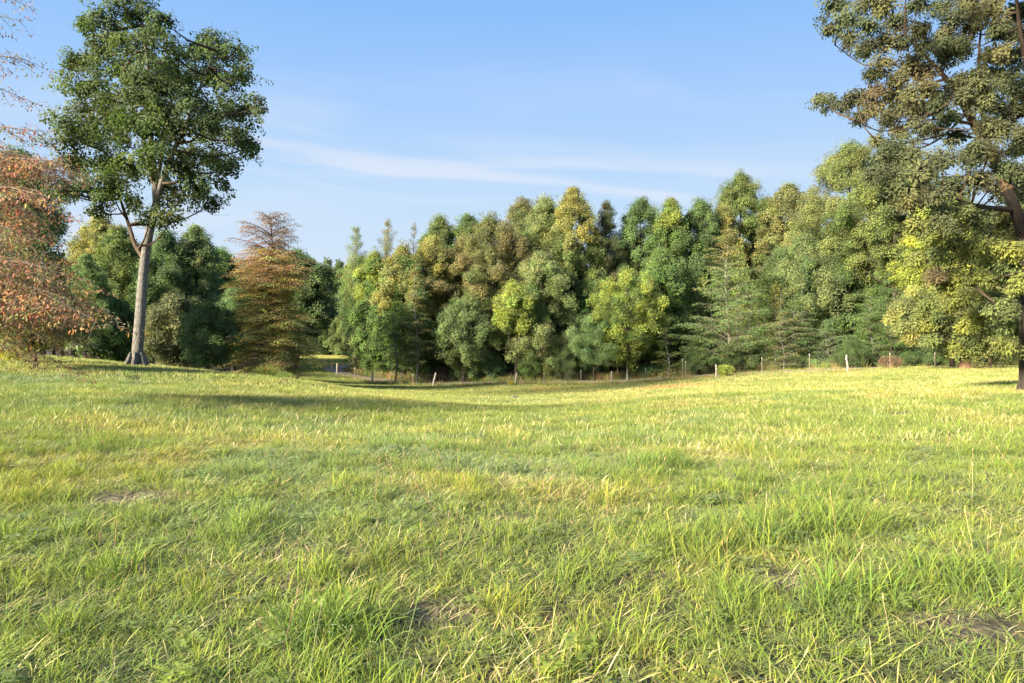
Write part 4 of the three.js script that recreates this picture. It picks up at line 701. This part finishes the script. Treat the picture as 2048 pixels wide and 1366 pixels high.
  const f = new THREE.Group(); f.name = 'far_woods'; scene.add(f); tag(f, 'distant wooded hill showing above the trees at the gap', 'wood', null, 'stuff'); crown(far, S.far2[0], f, R); console.log('far', far.length);
}

// ---------------------------------------------------------------- the gravel road, the fence, the grey block
{
  const strip = (pts, w) => { const c = curve(pts.map(([px, d]) => at(px, d)), 90), b = new Build(); let prev = null; c.forEach((p, k) => { const n = c[Math.min(k + 1, 90)].clone().sub(c[Math.max(k - 1, 0)]).setY(0).normalize(), s = V(-n.z, 0, n.x), row = []; for (let j = 0; j <= 6; j++) { const q = p.clone().addScaledVector(s, (j / 6 - .5) * w * (1 + .12 * (hash(k, j > 3 ? 1 : 0) - .5))); row.push(b.vert(V(q.x, ground(q.x, -q.z) + .07 - (j % 6 ? 0 : .08), q.z), q.x / 1.5, q.z / 1.5)); } if (prev) for (let j = 0; j < 6; j++) { b.tri(prev[j], prev[j + 1], row[j]); b.tri(prev[j + 1], row[j + 1], row[j]); } prev = row; }); return b.geo(); };
  const gravel = tex(256, (u, v) => { const n = fbm(u * 30, v * 30, 150, 3, 30), s = .55 + .6 * (n - .3); return [s, s * .97, s * .9]; }, true);
  const m = part('gravel_road', strip(ROAD, 2.3), new THREE.MeshStandardMaterial({ color: new THREE.Color().setRGB(.50, .45, .37), map: gravel, bumpMap: gravel, bumpScale: .03, roughness: 1, side: THREE.DoubleSide }), scene);
  tag(m, 'pale gravel farm road behind the fence that bends into the gap', 'road', null, 'structure');

  const R = rng(960), f = thing('wire_fence', 'woven wire fence with white weathered wooden posts along the foot of the woods', 'fence', at(1223, 62)), o = f.position.clone();
  const wood = bark(.88, .84, .76), woodDark = bark(.12, .10, .09), steel = new THREE.MeshStandardMaterial({ color: new THREE.Color().setRGB(.20, .16, .12), roughness: .8 });
  const post = (px, h, r, leanX, mat, label, k = 0) => { const p = at(px, fenceD(px)).sub(o), b = new Build(); const pts = [0, .25, .5, .75, 1].map((t) => p.clone().add(V(leanX * t + (k ? k * Math.sin(t * 6.3) : 0), h * t - (t ? 0 : .3), .03 * Math.sin(t * 4)))); b.tube(pts, [r * 1.05, r * 1.02, r, r * .97, r * .92], 8, true, .06); const q = part('post', b.geo(), mat, f); if (label) q.userData.label = label; };
  post(674, 1.25, .09, .02, wood, 'pale gate post'); post(664.5, 1.3, .085, 0, woodDark, 'dark gate post'); post(744, 1.25, .085, .06, wood); post(865, 1.32, .085, .32, wood, 'leaning wooden post'); post(1030, 1.1, .075, .16, wood); post(1223, 1.25, .08, .02, wood); post(1432, 1.2, .08, .02, wood); post(1695, 1.35, .075, -.06, wood, 'crooked white post', .035); post(1980, 1.15, .11, -.02, bark(.45, .30, .18), 'thick warm brown post');
  const tpost = (px, h) => { const p = at(px, fenceD(px)).sub(o), b = new Build(); b.tube([p.clone().add(V(0, -.2, 0)), p.clone().add(V(0, h, 0))], [.032, .032], 5, true); part('steel_post', b.geo(), steel, f); const c = new Build(); c.tube([p.clone().add(V(0, h - .16, 0)), p.clone().add(V(0, h + .01, 0))], [.037, .037], 5, true); part('post_tip', c.geo(), wood, f); };
  for (const [px, h] of [[709, 1.2], [783, 1.1], [826, 1.15], [926, 1.0], [980, 1.1], [1088, 1.2], [1162, 1.4], [1291, 1.4], [1371, 1.65], [1365, 1.9], [1524, 1.5], [1619, 1.6], [1780, 1.35], [1870, 1.3], [650, 1.1]]) tpost(px, h);
  for (const h of [.12, .32, .52, .74, .98, 1.12]) { const c = []; for (let px = 640; px <= 2200; px += 26) c.push(at(px, fenceD(px) - .09).sub(o).add(V(0, h + .02 * Math.sin(px / 30), 0))); const b = new Build(); b.tube(c, c.map(() => .003), 3, false); part('wire', b.geo(), steel, f); }
  { const b = new Build(); for (let px = 690; px <= 2100; px += 6.5) { const p = at(px, fenceD(px) - .09).sub(o); b.tube([p.clone().add(V(0, .1, 0)), p.clone().add(V(0, 1, 0))], [.0022, .0022], 3, false); } part('wire_mesh', b.geo(), steel, f).userData.kind = 'stuff'; }

  const bp = at(1030, 42), blk = new THREE.BoxGeometry(.5, .26, .4, 5, 3, 4), pa = blk.attributes.position; for (let i = 0; i < pa.count; i++) { const x = pa.getX(i), y = pa.getY(i), z = pa.getZ(i), k = 1 - .22 * (y / .26 + .5) + .12 * (noise(x * 9 + 3, z * 9 + y * 13, 61) - .5); pa.setXYZ(i, x * k * (1 - .12 * Math.pow(Math.abs(z) / .2, 3)), y + .03 * (noise(x * 7, z * 7, 62) - .5), z * k); } blk.computeVertexNormals();
  const bm = part('stone_block', blk, bark(.30, .26, .24), scene); bm.position.copy(bp).add(V(0, .14, 0)); bm.rotation.y = .3; tag(bm, 'low grey weathered block lying in the grass of the hollow', 'block');
}
renderer.render(scene, camera);
